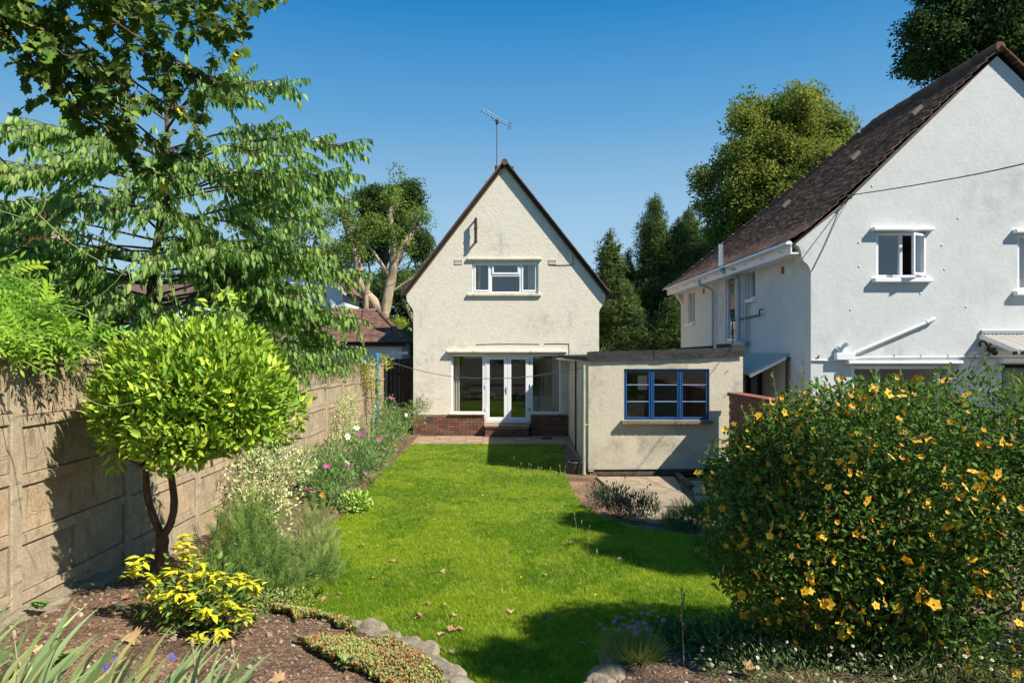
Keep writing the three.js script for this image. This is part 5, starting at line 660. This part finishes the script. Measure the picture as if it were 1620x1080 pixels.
const fern = (() => { const l = []; for (let i = 0; i < 9; i++) for (const s of [-1, 1]) l.push(leafGeo(.035 - i * .002, .006, .1, .1, 2).applyMatrix4(basis(V3(0, .01 + i * .013, 0), V3(s, .7, rr(-.5, .5)), V3(0, 0, 1)))); return merge(l); })();
shrub('variegated_shrub', 'cream and green variegated shrub against the fence behind the ball shrub', [[-3.0, .85, 9.0, .46, .48, .55], [-2.85, .6, 8.6, .4, .34, .4], [-3.1, 1.1, 9.8, .34, .42, .5], [-2.6, 1.0, 9.3, .2, .22, .25]], 4200, small, LM.soft, { pal: [[.50, .50, .26], [.42, .45, .20], [.16, .22, .09], [.55, .54, .32], [.10, .16, .06]], depth: .6, bump: .4 }, .2);
shrub('variegated_shrub', 'slim cream variegated shrub climbing the fence left of the blue post', [[-3.15, 1.0, 14.6, .3, .55, .4], [-3.1, .6, 14.2, .34, .4, .4], [-3.2, 1.35, 15, .22, .34, .3]], 2200, small, LM.soft, { pal: [[.42, .44, .22], [.30, .36, .14], [.16, .23, .08], [.5, .48, .28]], depth: .6 }, .06);
shrub('feathery_plant', 'feathery dark green plants spilling from the bed toward the lawn', [[-2.38, .42, 6.8, .34, .26, .34], [-2.05, .3, 6.5, .26, .2, .26], [-2.62, .5, 7.4, .3, .3, .36], [-2.25, .24, 7.3, .28, .2, .3], [-2.85, .58, 7.9, .25, .3, .28], [-2.6, .42, 6.5, .25, .3, .25], [-1.75, .3, 6.9, .2, .18, .25]], 1500, fern, LM.thin, { pal: [[.095, .165, .04], [.125, .2, .045], [.075, .135, .035], [.17, .23, .06]], depth: .95, up: .7, bump: .6, size: [.6, 1.7] }, .25);
shrub('leafy_perennial', 'small leaved dark green perennial among the feathery plants', [[-2.45, .38, 7.1, .34, .24, .3], [-2.15, .28, 6.65, .28, .18, .24], [-2.7, .42, 7.7, .24, .26, .24], [-2.0, .2, 6.9, .22, .14, .22]], 4200, small, LM.soft, { pal: [[.06, .12, .03], [.085, .15, .04], [.11, .175, .045]], depth: .9, bump: .6, size: [.6, 1.2], cat: 'plant' }, .25);
shrub('feathery_plant', 'pale green wispy plants at the lawn edge behind the stones', [[-2.15, .2, 8.3, .28, .2, .35], [-2.35, .3, 8.9, .25, .25, .3], [-1.9, .16, 7.6, .22, .16, .3]], 1500, fern, LM.thin, { pal: [[.2, .25, .09], [.16, .22, .07], [.24, .27, .12]], depth: .95, up: .9, size: [.5, .9] }, .04);
shrub('sedum_mound', 'low mat of small leaves under the feathery plants', [[-1.85, .33, 6.15, .28, .07, .16], [-2.2, .38, 6.0, .3, .08, .2]], 1200, leafGeo(.028, .018, .2, .1, 2), LM.gloss, { pal: [[.16, .2, .05], [.12, .17, .04], [.2, .22, .07]], depth: .8, stems: 2 }, .25);
shrub('green_mound', 'small round pale green plant at the lawn edge below the flowers', [[-2.22, .16, 10.9, .25, .18, .22]], 750, leafGeo(.055, .034, .2, .15, 3), LM.gloss, { pal: [[.24, .34, .07], [.19, .29, .05], [.3, .38, .1]], depth: .5 }, .0);
// flowering border
const petalFlower = (n, L, W, cup, cCol, cR, pCol) => { const l = []; for (let i = 0; i < n; i++) { const a = i / n * 6.283, g = leafGeo(L, W, .15, .15, 3, .65); g.applyMatrix4(basis(V3(0, 0, 0), V3(Math.cos(a), Math.sin(a), cup), V3(0, 0, 1))); l.push(paint(g, pCol)); } l.push(paint(new THREE.IcosahedronGeometry(cR, 1).scale(1, 1, .6).translate(0, 0, cR * .4), cCol)); return merge(l); };
function paint(g, c) { g = g.index ? g.toNonIndexed() : g; const n = g.attributes.position.count, a = new Float32Array(n * 3); for (let i = 0; i < n; i++) { const f = 1 + .12 * Math.sin(i * 12.9); a[i * 3] = c[0] * f; a[i * 3 + 1] = c[1] * f; a[i * 3 + 2] = c[2] * f; } g.setAttribute('color', new THREE.BufferAttribute(a, 3)); if (!g.attributes.uv) g.setAttribute('uv', new THREE.BufferAttribute(new Float32Array(n * 2), 2)); return g; }
const petalMat = phys([1, 1, 1], { vertexColors: true, roughness: .8, transmission: .3, thickness: 0, side: THREE.DoubleSide });
const FL = { white: petalFlower(6, .052, .042, .45, [.5, .35, .03], .016, [.80, .78, .70]), pink: petalFlower(6, .045, .036, .6, [.4, .2, .02], .013, [.46, .06, .30]), mauve: petalFlower(5, .04, .03, .8, [.3, .2, .1], .012, [.36, .16, .34]), orange: petalFlower(5, .05, .04, .6, [.4, .2, .02], .012, [.55, .25, .03]) };
const toCam = p => camera.position.clone().sub(p).normalize();
function flowers(T, name, geo, list, sc = [.8, 1.2], up = .5, m = petalMat) { for (const p of list) { const n = toCam(p).multiplyScalar(.35).add(V3(.45, up, .1)).addScaledVector(rv(), .55).normalize(); const o = mesh(T, name, geo, m), Y = V3(0, 1, 0).addScaledVector(rv(), .4); const M4 = new THREE.Matrix4(); const X = Y.clone().cross(n).normalize(), YY = n.clone().cross(X); const s = rr(...sc); M4.makeBasis(X.multiplyScalar(s), YY.multiplyScalar(s), n.clone().multiplyScalar(s)).setPosition(p.clone().sub(T.position)); o.applyMatrix4(M4); } }
{
  const grey = { pal: [[.10, .175, .055], [.13, .21, .075], [.085, .145, .045], [.17, .23, .09]], depth: .8, bump: .45, up: .55, size: [.7, 1.3], stemMat: M.stem, stemR: .006, stems: 8 };
  const surf = (L, n, f) => { const c = L.filter(l => !l.hid && l.p.z > f - 0 && true); const out = []; for (let i = 0; i < n && c.length; i++) out.push(c[Math.floor(rnd() * c.length)].p.clone().addScaledVector(V3(.2, .6, .6), .06)); return out; };
  const defs = [['grey green leafy border plants with white and magenta flowers beside the pale mound', [[-2.75, .38, 11.4, .5, .42, .55], [-2.55, .22, 10.9, .35, .26, .4], [-3.0, .5, 12.2, .4, .45, .5]], 4200, 2, 6, 3, 1], ['grey green flowering border plants in the middle of the fence border', [[-2.75, .55, 13.6, .5, .5, .6], [-2.5, .4, 13.1, .45, .4, .5], [-2.55, .5, 14.6, .5, .45, .5]], 3600, 4, 7, 6, 3], ['tall grey green flowering plants leaning toward the cream house wall', [[-2.6, .75, 16.2, .5, .6, .6], [-2.45, .6, 17.2, .45, .55, .5], [-2.15, .95, 17.8, .42, .28, .35], [-1.95, 1.12, 18.2, .26, .2, .25], [-2.8, .9, 17.6, .4, .5, .5]], 3600, 5, 8, 7, 3]];
  for (const [label, lobes, n, w, p, mv, o] of defs) { const { T, L } = shrub('flowering_border_plant', label, lobes, n, thinLeaf, LM.soft, { ...grey, cat: 'flowers', group: 'flowering plants along the fence' }, .04); flowers(T, 'white_flower', FL.white, surf(L, w, -99), [.9, 1.5]); flowers(T, 'pink_flower', FL.pink, surf(L, p, -99), [1.0, 1.7]); flowers(T, 'mauve_flower', FL.mauve, surf(L, mv, -99), [1.1, 1.7]); flowers(T, 'orange_flower', FL.orange, surf(L, o, -99), [.8, 1.3]); }
}
// ---------- yellow Mexican orange bush ----------
{
  const { T } = shrub('golden_shrub', 'small shrub with bright yellow leaf tips beside the ball shrub trunk', [[-2.2, .70, 5.15, .34, .28, .3], [-2.45, .62, 5.2, .26, .2, .24], [-1.95, .66, 5.15, .26, .2, .24]], 1300, leafGeo(.06, .026, .3, .2, 3), LM.gloss, { pal: [[.07, .125, .022], [.09, .15, .026], [.055, .10, .02]], depth: .8, up: .3, size: [.7, 1.2] }, .42);
  const L = []; const tips = [[-2.62, .98, 5.15], [-2.58, .95, 5.0], [-2.33, 1.12, 5.2], [-2.3, 1.05, 5.1], [-2.28, .98, 5.15], [-2.15, .93, 5.1], [-2.05, .90, 5.05], [-1.92, .88, 5.0], [-1.85, .87, 5.05], [-1.8, .83, 5.05], [-2.42, .78, 4.95], [-2.32, .77, 4.92], [-2.25, .84, 4.95], [-2.1, .66, 4.9], [-2.0, .68, 4.9], [-1.88, .66, 4.95], [-1.8, .64, 5.0], [-2.08, .52, 4.85], [-1.95, .53, 4.9], [-2.2, .9, 5.0], [-2.0, .80, 5.0], [-2.35, .9, 5.1], [-2.5, .85, 5.05], [-2.15, .76, 4.92], [-1.93, .74, 4.95], [-1.74, .78, 5.1], [-2.68, .9, 5.1]];
  for (const [x, y, d] of tips) for (let k = 0; k < 15; k++) { const a = rr(0, 6.283); L.push({ m: basis(V3(x + rr(-.035, .035), y + rr(-.05, .03), -d + rr(-.035, .035)), V3(Math.cos(a), rr(-.25, .55), Math.sin(a)), V3(0, 1, 0).addScaledVector(rv(), .25), rr(.75, 1.15)), c: tone([[.46, .42, .022], [.52, .46, .03], [.38, .38, .03], [.30, .33, .03]], .12) }); }
  addLeaves(T, [leafGeo(.085, .036, .3, .3, 3)], LM.soft, L, 300, 'leaf', 'leaf_tips');
}
// ---------- irises ----------
{
  const T = thing('iris_clump', 'clump of grey green sword shaped iris leaves at the front of the bed', 'iris', null, [-2.1, .55, -3.75]);
  const blade = (L, W, bend, twist) => { const pos = [], idx = [], seg = 8; for (let i = 0; i <= seg; i++) { const t = i / seg, w = W * .5 * (t < .5 ? 1 - .15 * (1 - t * 2) : Math.pow(Math.max(0, 1 - (t - .5) * 2), .7)), a = twist * t, x = bend * t * t * L, y = L * t * (1 - .12 * bend * t); for (const s of [-1, 0, 1]) pos.push(x + Math.cos(a) * s * w, y, Math.sin(a) * s * w + (s ? 0 : .0035)); } for (let i = 0; i < seg; i++) for (let j = 0; j < 2; j++) { const a = i * 3 + j, b = a + 3; idx.push(a, a + 1, b, b, a + 1, b + 1); } const g = new THREE.BufferGeometry(); g.setAttribute('position', new THREE.Float32BufferAttribute(pos, 3)); g.setAttribute('uv', new THREE.Float32BufferAttribute(new Float32Array(pos.length / 3 * 2), 2)); g.setIndex(idx); g.computeVertexNormals(); return g; };
  const G = []; for (let i = 0; i < 10; i++) G.push(blade(rr(.40, .60), rr(.028, .042), rr(.05, .5), rr(-.5, .5)));
  const mats = [[.25, .36, .15], [.31, .42, .18], [.21, .31, .12], [.36, .44, .17], [.42, .40, .14]].map(c => phys(c, { roughness: .6, transmission: .22, thickness: 0, side: THREE.DoubleSide }));
  for (let i = 0; i < 190; i++) { const x = rr(-3.05, -1.5), d = x > -1.8 ? rr(3.55, 3.9) : rr(3.2, 4.0), o = mesh(T, 'blade', G[i % 10], pick(mats)); o.position.set(x + 2.1, bedLeftH(x, d) - .56, -(d - 3.75)); o.rotation.set(rr(-.2, .2), rr(-.9, .9), rr(-.36, .12)); o.scale.setScalar(rr(.75, 1.1)); }
  const dry = mat([.35, .27, .15]); for (const [x, d, h] of [[-1.52, 4.0, .42], [-1.62, 3.7, .5], [-2.5, 3.6, .5]]) { const y = bedLeftH(x, d) - .55; mesh(T, 'dry_stalk', merge([taper([V3(x + 2.1, y, -(d - 3.75)), V3(x + 2.12, y + h * .6, -(d - 3.75)), V3(x + 2.1, y + h, -(d - 3.75))], .006, .004, 8, 5), new THREE.SphereGeometry(.018, 8, 6).scale(.7, 1.6, .7).translate(x + 2.1, y + h, -(d - 3.75)), new THREE.SphereGeometry(.014, 8, 6).scale(.7, 1.6, .7).translate(x + 2.13, y + h * .7, -(d - 3.75))]), dry); }
  const bl = petalFlower(7, .03, .014, .3, [.1, .1, .3], .01, [.08, .08, .5]); flowers(T, 'blue_flower', bl, [V3(-2.25, .69, -4.0), V3(-2.2, .72, -4.02), V3(-1.87, .75, -4.0)], [.8, 1.1]);
}
// ---------- sedum mat, small plants ----------
{
  const rosette = (() => { const l = []; for (let i = 0; i < 8; i++) { const a = i * 2.4; l.push(leafGeo(.018, .012, .4, -.1, 2, .6).applyMatrix4(basis(V3(0, .003 * i, 0), V3(Math.cos(a), .35 + i * .12, Math.sin(a)), V3(0, 1, 0)))); } return merge(l); })();
  const L = []; const inside = (x, d) => { const e = lawnL(d) - x; return e > .05 && e < .7 + .25 * Math.sin(d * 4) && d > 4.2 && d < 6.05 && fbm(x * .2, d * .2, 8, 3, 111) > .36; };
  let tries = 0; while (L.length < 6500 && tries++ < 60000) { const x = rr(-1.9, -.1), d = rr(4.2, 6.1); if (!inside(x, d)) continue; const y = bedLeftH(x, d) + .01 + .045 * fbm(x * .9, d * .9, 8, 2, 113) * rnd(); L.push({ m: basis(V3(x, y, -d), V3(rr(-.4, .4), 1, rr(-.4, .4)), V3(0, 0, 1).addScaledVector(rv(), .5), rr(.8, 1.6)), c: tone(rnd() < fbm(x * .35, d * .35, 8, 3, 115) * 1.0 ? [[.24, .11, .05], [.19, .13, .05], [.16, .09, .045]] : [[.17, .20, .05], [.22, .25, .07], [.13, .16, .04]], .2) }); }
  const T = thing('sedum_mat', 'red and green creeping sedum carpeting the soil behind the stone edging', 'sedum', null, [-.95, .27, -5.2]); addLeaves(T, [rosette], LM.gloss, L, 0, 'leaf', 'rosettes');
  const lettuce = leafGeo(.075, .05, .5, .3, 4, .7); const sm = (label, x, d, y, n, pal, s) => { const t = thing('small_plant', label, 'plant', 'young plants in the soil', [x, y, -d]); for (let i = 0; i < n; i++) { const a = i * 2.4 + rr(0, .5), o = mesh(t, 'leaf', lettuce, phys(pick(pal), { roughness: .7, transmission: .3, thickness: 0, side: THREE.DoubleSide })); o.applyMatrix4(basis(V3(rr(-.02, .02), .01 + .05 * rnd(), rr(-.02, .02)), V3(Math.cos(a), rr(.3, 1.1), Math.sin(a)), V3(0, 1, 0), s * rr(.7, 1.2))); } };
  sm('small pale green plant growing among the sedum', -1.02, 4.72, bedLeftH(-1.02, 4.72), 22, [[.26, .36, .08], [.32, .40, .10], [.2, .3, .06]], 1.0);
  sm('little green seedling at the foot of the first fence post', -3.3, 5.02, hFence(5.0) + .02, 14, [[.14, .25, .05], [.2, .3, .07]], .9); sm('tiny seedling in the bare soil', -2.86, 5.3, bedLeftH(-2.86, 5.3), 9, [[.15, .25, .07], [.12, .2, .08]], .6); sm('broad leaved weed at the edge of the irises', -2.72, 4.35, bedLeftH(-2.72, 4.35), 7, [[.22, .33, .07], [.28, .36, .09]], 1.3); sm('seedling clump near the left end of the iris leaves', -3.05, 4.2, bedLeftH(-3.05, 4.2), 16, [[.24, .3, .08], [.2, .28, .06]], 1.2);
}
// ---------- right bed: thrift, ground cover, daisies ----------
{
  const T = thing('thrift_clump', 'mound of grassy pink thrift at the corner of the lawn', 'flowers', null, [1.05, .14, -5.35]); const blade = leafGeo(.17, .006, .1, .35, 3, .5), L = [];
  for (let i = 0; i < 1500; i++) { const a = rr(0, 6.283), r = Math.sqrt(rnd()), p = V3(1.05 + Math.cos(a) * r * .16, .17, -5.35 + Math.sin(a) * r * .14); L.push({ m: basis(p, V3(Math.cos(a) * r * 1.1, 1 - .45 * r, Math.sin(a) * r * 1.1).addScaledVector(rv(), .18), V3(Math.cos(a), .3, Math.sin(a)).addScaledVector(rv(), .4), rr(.7, 1.25)), c: tone([[.20, .24, .06], [.15, .20, .045], [.27, .28, .09]], .2) }); }
  addLeaves(T, [blade], LM.soft, L, 0, 'leaf', 'grassy_leaves');
  const head = paint(new THREE.IcosahedronGeometry(.016, 1), [.42, .16, .36]); for (let i = 0; i < 26; i++) { const a = rr(0, 6.283), r = rr(.05, .26), h = rr(.22, .34), x = Math.cos(a) * r, z = Math.sin(a) * r * .7; mesh(T, 'flower_stalk', taper([V3(x * .3, .05, z * .3), V3(x * .7, h * .6, z * .7), V3(x, h, z)], .0025, .002, 5, 4), M.stem); const o = mesh(T, 'flower_head', head, petalMat); o.position.set(x, h + .008, z); o.scale.set(rr(.7, 1.3), rr(.6, .9), rr(.7, 1.3)); }
  shrub('ground_cover', 'dark green low ground cover beside the thrift', [[1.75, .24, 5.5, .38, .12, .26], [2.25, .26, 5.7, .36, .14, .24], [1.5, .22, 5.7, .22, .09, .16]], 2200, leafGeo(.05, .026, .3, .2, 3), LM.soft, { pal: [[.06, .11, .035], [.08, .135, .045], [.05, .09, .03]], depth: .8, stems: 2, cat: 'plant' }, .14);
  const { T: D, L: DL } = shrub('daisy_patch', 'sprawling patch of small white daisies under the yellow flowering shrub', [[2.1, .26, 4.75, .6, .2, .4], [2.9, .28, 4.65, .6, .2, .45], [1.8, .24, 5.1, .35, .16, .3], [3.4, .30, 4.6, .4, .2, .4], [2.5, .25, 5.2, .4, .16, .25]], 6500, thinLeafS(), LM.soft, { pal: [[.09, .135, .045], [.12, .17, .06], [.07, .11, .035], [.16, .18, .08]], depth: .8, stems: 6, stemR: .003, stemMat: M.stem, cat: 'flowers' }, .14);
  const daisy = petalFlower(13, .013, .006, .2, [.5, .38, .04], .006, [.78, .76, .74]), old = petalFlower(11, .012, .006, .6, [.4, .25, .05], .006, [.52, .32, .32]); const c = DL.filter(l => !l.hid && l.v.y > -.1); const pos = n => Array.from({ length: n }, () => pick(c).p.clone().add(V3(0, rr(.02, .07), .02))); flowers(D, 'daisy', daisy, pos(120), [.8, 1.25], .9); flowers(D, 'faded_daisy', old, pos(70), [.7, 1.1], .9);
  const st = thing('seed_stalk', 'tall thin brown seed stalk rising from the corner of the bed', 'plant', null, [1.38, .15, -5.1]); mesh(st, 'stalk', taper([V3(0, 0, 0), V3(-.01, .3, 0), V3(-.02, .62, 0)], .005, .003, 8, 5), mat([.22, .18, .09])); for (let i = 0; i < 9; i++) { const o = mesh(st, 'seed_pod', new THREE.SphereGeometry(.011, 6, 5).scale(.8, 1.5, .8), mat([.20, .17, .08])); o.position.set(rr(-.03, .005), .36 + i * .032, rr(-.015, .015)); }
}
function thinLeafS() { return leafGeo(.04, .009, .2, .2, 2); }
// ---------- yellow flowering hypericum ----------
{
  const lobes = [[2.85, 1.37, 5.33, 1.05, 0.92, 0.75], [2.29, 1.25, 5.28, 0.66, 0.7, 0.62], [3.53, 1.5, 5.23, 0.97, 0.85, 0.75], [2.86, 1.85, 5.33, 0.92, 0.46, 0.66], [2.34, 0.77, 5.35, 0.5, 0.5, 0.44], [2.96, 0.75, 5.25, 0.82, 0.6, 0.53], [3.63, 0.8, 4.95, 0.82, 0.75, 0.48], [4.49, 1.65, 5.33, 0.78, 0.7, 0.79], [2.02, 1.55, 5.43, 0.39, 0.36, 0.4], [2.12, 1.0, 5.3, 0.52, 0.5, 0.5], [2.5, 1.62, 5.35, 0.6, 0.5, 0.6]];
  const pal = [[.055, .105, .02], [.075, .128, .023], [.095, .15, .028], [.042, .08, .018]];
  LEAF = 1.7;
  const { T, L } = shrub('yellow_flowering_shrub', 'large dark green shrub covered with bright yellow open flowers', lobes, 56000, leafGeo(.048, .020, .25, .15, 3), LM.soft, { pal, depth: .42, pow: 1.8, bump: .16, up: .25, rand: .8, size: [.7, 1.25], stems: 10, stemR: .012 }, .16);
  // upright shoots with bud tips
  const shoots = [], SL = [], top = L.filter(l => !l.hid && (l.v.y > .35 || l.v.x < -.6));
  for (let i = 0; i < 130; i++) { const p = pick(top).p, len = rr(.10, .26), e = p.clone().add(V3(rr(-.08, .05), len, rr(-.05, .08))); shoots.push(taper([p.clone().add(V3(0, -.08, 0)), p.clone().lerp(e, .5), e], .004, .002, 4, 4).translate(-T.position.x, -T.position.y, -T.position.z)); for (let k = 0; k < 10; k++) { const q = p.clone().lerp(e, k / 10); SL.push({ m: basis(q, rv().add(V3(0, .3, 0)), V3(0, 1, 0).addScaledVector(rv(), .5), rr(.5, .95)), c: tone([[.09, .145, .035], [.12, .18, .04], [.16, .17, .04]]) }); } }
  mesh(T, 'shoots', merge(shoots), M.stem).userData.kind = 'stuff'; addLeaves(T, [leafGeo(.05, .02, .25, .15, 3)], LM.soft, SL, 0, 'leaf', 'shoot_leaves');
  const pc = [.86, .50, .005], open = petalFlower(5, .044, .042, .25, [.62, .36, .02], .010, pc), cup = petalFlower(5, .036, .029, 1.1, [.6, .3, .02], .009, [.84, .47, .005]), old = petalFlower(5, .026, .011, .5, [.35, .12, .03], .008, [.60, .32, .03]);
  const vis = L.filter(l => { if (l.hid) return false; const n = l.v; return n.dot(toCam(l.p)) > .05 && FRAME(l.p, 0); }), got = []; const far = (p, d) => got.every(q => q.distanceTo(p) > d);
  const put = (n, d, pred = () => true) => { const r = []; let t = 0; while (r.length < n && t++ < 4000) { const l = pick(vis); if (!pred(l)) continue; const p = l.p.clone().addScaledVector(l.v, .05); if (far(p, d)) { got.push(p); r.push(p); } } return r; };
  flowers(T, 'flower', open, put(230, .06), [.65, 1.1], .25); flowers(T, 'cupped_flower', cup, put(190, .042), [.6, 1.0], .3); flowers(T, 'cupped_flower', cup, put(120, .04, l => l.p.y > 1.75 || l.p.x < 2.3), [.7, 1.1], .4); flowers(T, 'faded_flower', old, put(90, .045), [.7, 1.2], .2);
  const bud = paint(new THREE.IcosahedronGeometry(.012, 1).scale(.8, 1.2, .8), [.42, .30, .03]), rb = paint(new THREE.IcosahedronGeometry(.011, 1), [.20, .07, .03]); for (const p of put(60, .04)) { const o = mesh(T, 'bud', rnd() < .6 ? bud : rb, petalMat); o.position.copy(p.sub(T.position)); }
}
LEAF = 1.6;
shrub('leafy_shrub', 'broad leaved green shrub at the end of the yellow flowering shrub', [[4.25, 1.75, 5.2, .45, .35, .4], [4.6, 1.3, 5.0, .5, .5, .4]], 900, leafGeo(.10, .055, .25, .15, 3), LM.gloss, { pal: [[.075, .135, .03], [.095, .16, .035], [.06, .11, .028]], depth: .7 }, .2);
// red-flowered plants in front of the outbuilding
{
  const { T, L } = shrub('dianthus_plant', 'dark bushy plants with deep red flowers in front of the outbuilding', [[1.85, .24, 10.6, .26, .24, .25], [2.2, .20, 10.4, .26, .2, .22], [1.65, .2, 11.1, .18, .2, .2]], 1700, thinLeaf, LM.soft, { pal: [[.075, .105, .06], [.055, .08, .045], [.10, .12, .07], [.09, .06, .05]], depth: .85, up: 1.1, size: [.6, 1.1], stemR: .004, cat: 'flowers' }, .0); const red = petalFlower(6, .024, .022, .8, [.15, .01, .02], .012, [.24, .012, .022]);
  flowers(T, 'red_flower', red, [V3(1.45, .4, -11.1), V3(1.5, .46, -11.0), V3(1.72, .5, -10.8), V3(1.98, .58, -10.7), V3(2.28, .47, -10.5), V3(2.38, .40, -10.4), V3(2.33, .5, -10.5), V3(1.44, .36, -11.2)], [1.0, 1.5]); for (const p of [[1.72, .5, 10.8], [1.98, .58, 10.7], [2.28, .47, 10.5], [2.38, .4, 10.4], [1.46, .42, 11.1]]) mesh(T, 'flower_stalk', taper([V3(p[0] - T.position.x, 0, -p[2] - T.position.z), V3(p[0] - T.position.x + .02, p[1] * .5, -p[2] - T.position.z), V3(p[0] - T.position.x, p[1], -p[2] - T.position.z)], .004, .003, 6, 4), M.stem); void L;
  shrub('fern_plant', 'low ferny plants between the broken slabs and the lawn', [[2.75, .16, 9.9, .26, .16, .2], [3.1, .2, 9.9, .24, .2, .2], [2.5, .08, 9.8, .2, .08, .12]], 900, fern, LM.soft, { pal: [[.06, .12, .035], [.085, .15, .045], [.11, .17, .05]], depth: .9, up: .8, size: [.8, 1.3], cat: 'plant' }, .0);
}
// ---------- grass ----------
{
  const tuft = () => { const l = []; for (let i = 0; i < 9; i++) l.push(leafGeo(rr(.028, .055), .0035, .1, rr(.1, .5), 2, .5).applyMatrix4(basis(V3(rr(-.016, .016), -.004, rr(-.016, .016)), V3(rr(-1, 1), 1, rr(-1, 1)), rv(), 1))); return merge(l); };
  const G = tuft(), L = [], GM = phys([1, 1, 1], { roughness: 1, specularIntensity: .06, transmission: .4, thickness: 0, side: THREE.DoubleSide }); LEAF = 2.05; const dens = d => d < 7 ? 3400 : d < 10 ? 2300 : d < 14 ? 1100 : 700;
  for (let d0 = 3.8; d0 < 19.1; d0 += .5) { const n = Math.round(dens(d0) * .5 * 7); for (let i = 0; i < n; i++) { const x = rr(-2.5, 4.5), d = d0 + rr(0, .5); if (!inPoly(x, d, LAWN) || lawnL(d) > x + .02 && d > 3.8) continue; if (x > .759 * d + .3) continue; const s = fbm(x * .09 + 3, d * .09, 16, 4, 121), q = fbm(x * .35, d * .35, 16, 3, 123); L.push({ m: basis(V3(x, 0, -d), V3(rr(-.15, .15), 1, rr(-.15, .15)), rv(), rr(.7, 1.15) * (.75 + .6 * q)), c: tone(rnd() < .15 ? [[.25, .25, .06], [.22, .24, .05], [.3, .28, .09]] : s > .53 ? [[.125, .20, .010], [.15, .22, .011], [.175, .225, .016]] : [[.088, .165, .008], [.11, .185, .009], [.075, .14, .008]], .28) }); } }
  const im = new THREE.InstancedMesh(G, GM, L.length); L.forEach((l, i) => { im.setMatrixAt(i, l.m); im.setColorAt(i, l.c); }); im.name = 'grass'; im.userData = { kind: 'stuff', label: 'short green grass of the lawn', category: 'grass' }; scene.add(im); console.log('grass', L.length);
  // seed heads near the far right edge of the lawn
  const sh = merge([taper([V3(0, 0, 0), V3(.01, .12, 0), V3(.03, .24, 0)], .0018, .0012, 6, 4), new THREE.SphereGeometry(.008, 6, 5).scale(.7, 3, .7).translate(.032, .25, 0)]); const hay = mat([.42, .38, .22]), T = thing('grass_stalks', 'pale grass seed stalks standing above the lawn', 'grass'); for (let i = 0; i < 46; i++) { const far = i < 30, x = far ? rr(.2, 1.45) : rr(-.6, 1.6), d = far ? rr(12.8, 16) : rr(6.5, 12); const o = mesh(T, 'stalk', sh, hay); o.position.set(x, 0, -d); o.rotation.y = rr(0, 6); o.scale.setScalar(rr(.6, 1.2)); }
}
{ const yf = petalFlower(12, .014, .006, .35, [.7, .5, .02], .006, [.78, .58, .012]), T = thing('dandelion', 'tiny yellow dandelion flowers dotted in the lawn', 'flowers'); for (const [x, d] of [[-.5, 6.75], [.27, 7.55], [-1.5, 8.8], [1.0, 7.0], [-.9, 10.2]]) { mesh(T, 'stalk', taper([V3(x, 0, -d), V3(x + .004, .03, -d), V3(x, .062, -d)], .002, .002, 4, 4), M.stem); const o = mesh(T, 'flower', yf, petalMat); o.position.set(x, .065, -d); o.rotation.set(-1.1, 0, 0); } }
// ---------- fallen leaves ----------
{
  const G = [0, 1, 2].map(() => { const g = lobedLeaf(.11), p = g.attributes.position; for (let i = 0; i < p.count; i++) p.setZ(i, p.getZ(i) + .5 * Math.pow(p.getX(i), 2) / .05 * rr(.5, 1.2) + rr(-.008, .012)); g.rotateX(-Math.PI / 2); g.computeVertexNormals(); return g; });
  const mats = [[.36, .20, .09], [.42, .26, .13], [.28, .15, .07], [.46, .30, .17]].map(c => mat(c, { side: THREE.DoubleSide })); const spots = [[-1.2, 8.2, 1], [-1.35, 7.6, .9], [-1.15, 7.4, 1], [-.62, 7.9, .9], [-1.7, 8.9, .8], [-.9, 8.5, .7], [-.75, 6.55, 1.2], [-.69, 6.5, 1], [-.7, 6.85, .8], [-.38, 6.55, .9], [-.43, 6.15, 1.2], [-.5, 6.05, 1.1], [-.36, 6.2, .9], [.13, 6.65, 1], [.5, 6.5, .8], [.55, 7.7, .7], [-.1, 9.5, .7], [-.2, 12, .8], [.1, 12.1, .8], [.4, 11.8, .7], [.9, 6.7, .9], [1.9, 6.3, 1.1], [.95, 9.0, .8], [1.5, 8.3, .8], [-1.6, 7.1, .9], [-1.7, 7.0, .9], [.2, 8.2, .6], [-.35, 5.7, .8], [-.6, 14.5, .7], [.7, 5.9, .8]];
  spots.forEach(([x, d, s], i) => { const o = mesh(scene, 'fallen_leaf', G[i % 3], mats[i % 4]); o.position.set(x, .035, -d); o.rotation.set(rr(-.3, .3), rr(0, 6), rr(-.3, .3)); o.scale.setScalar(s * .8); tag(o, d > 11 ? 'small brown fallen leaf far up the lawn toward the patio' : x > 0 ? 'brown fallen leaf on the lawn near the shade of the yellow flowering shrub' : d < 6.9 ? 'curled brown fallen leaf on the lawn just behind the stone edging' : 'curled brown fallen leaf on the lawn near the feathery plants', 'leaf', 'fallen leaves on the lawn'); });
  [[-2.55, 4.85, 1.5], [-2.75, 5.75, .9], [-2.35, 5.6, .9], [-2.2, 4.3, .8], [-1.35, 4.45, 1], [-2.95, 5.6, .8], [-2.9, 4.5, 1.1], [1.75, 4.9, 1.3]].forEach(([x, d, s], i) => { const y = x < 0 ? bedLeftH(x, d) : bedRightH(x, d) + .05; const o = mesh(scene, 'fallen_leaf', G[i % 3], mats[(i + 1) % 4]); o.position.set(x, y + .025, -d); o.rotation.set(rr(-.3, .3), rr(0, 6), rr(-.3, .3)); o.scale.setScalar(s); tag(o, 'dry brown leaf lying on the bare soil', 'leaf', 'fallen leaves on the soil'); });
}
scene.traverse(o => { if (o.isMesh) o.castShadow = o.receiveShadow = true; });
renderer.render(scene, camera);
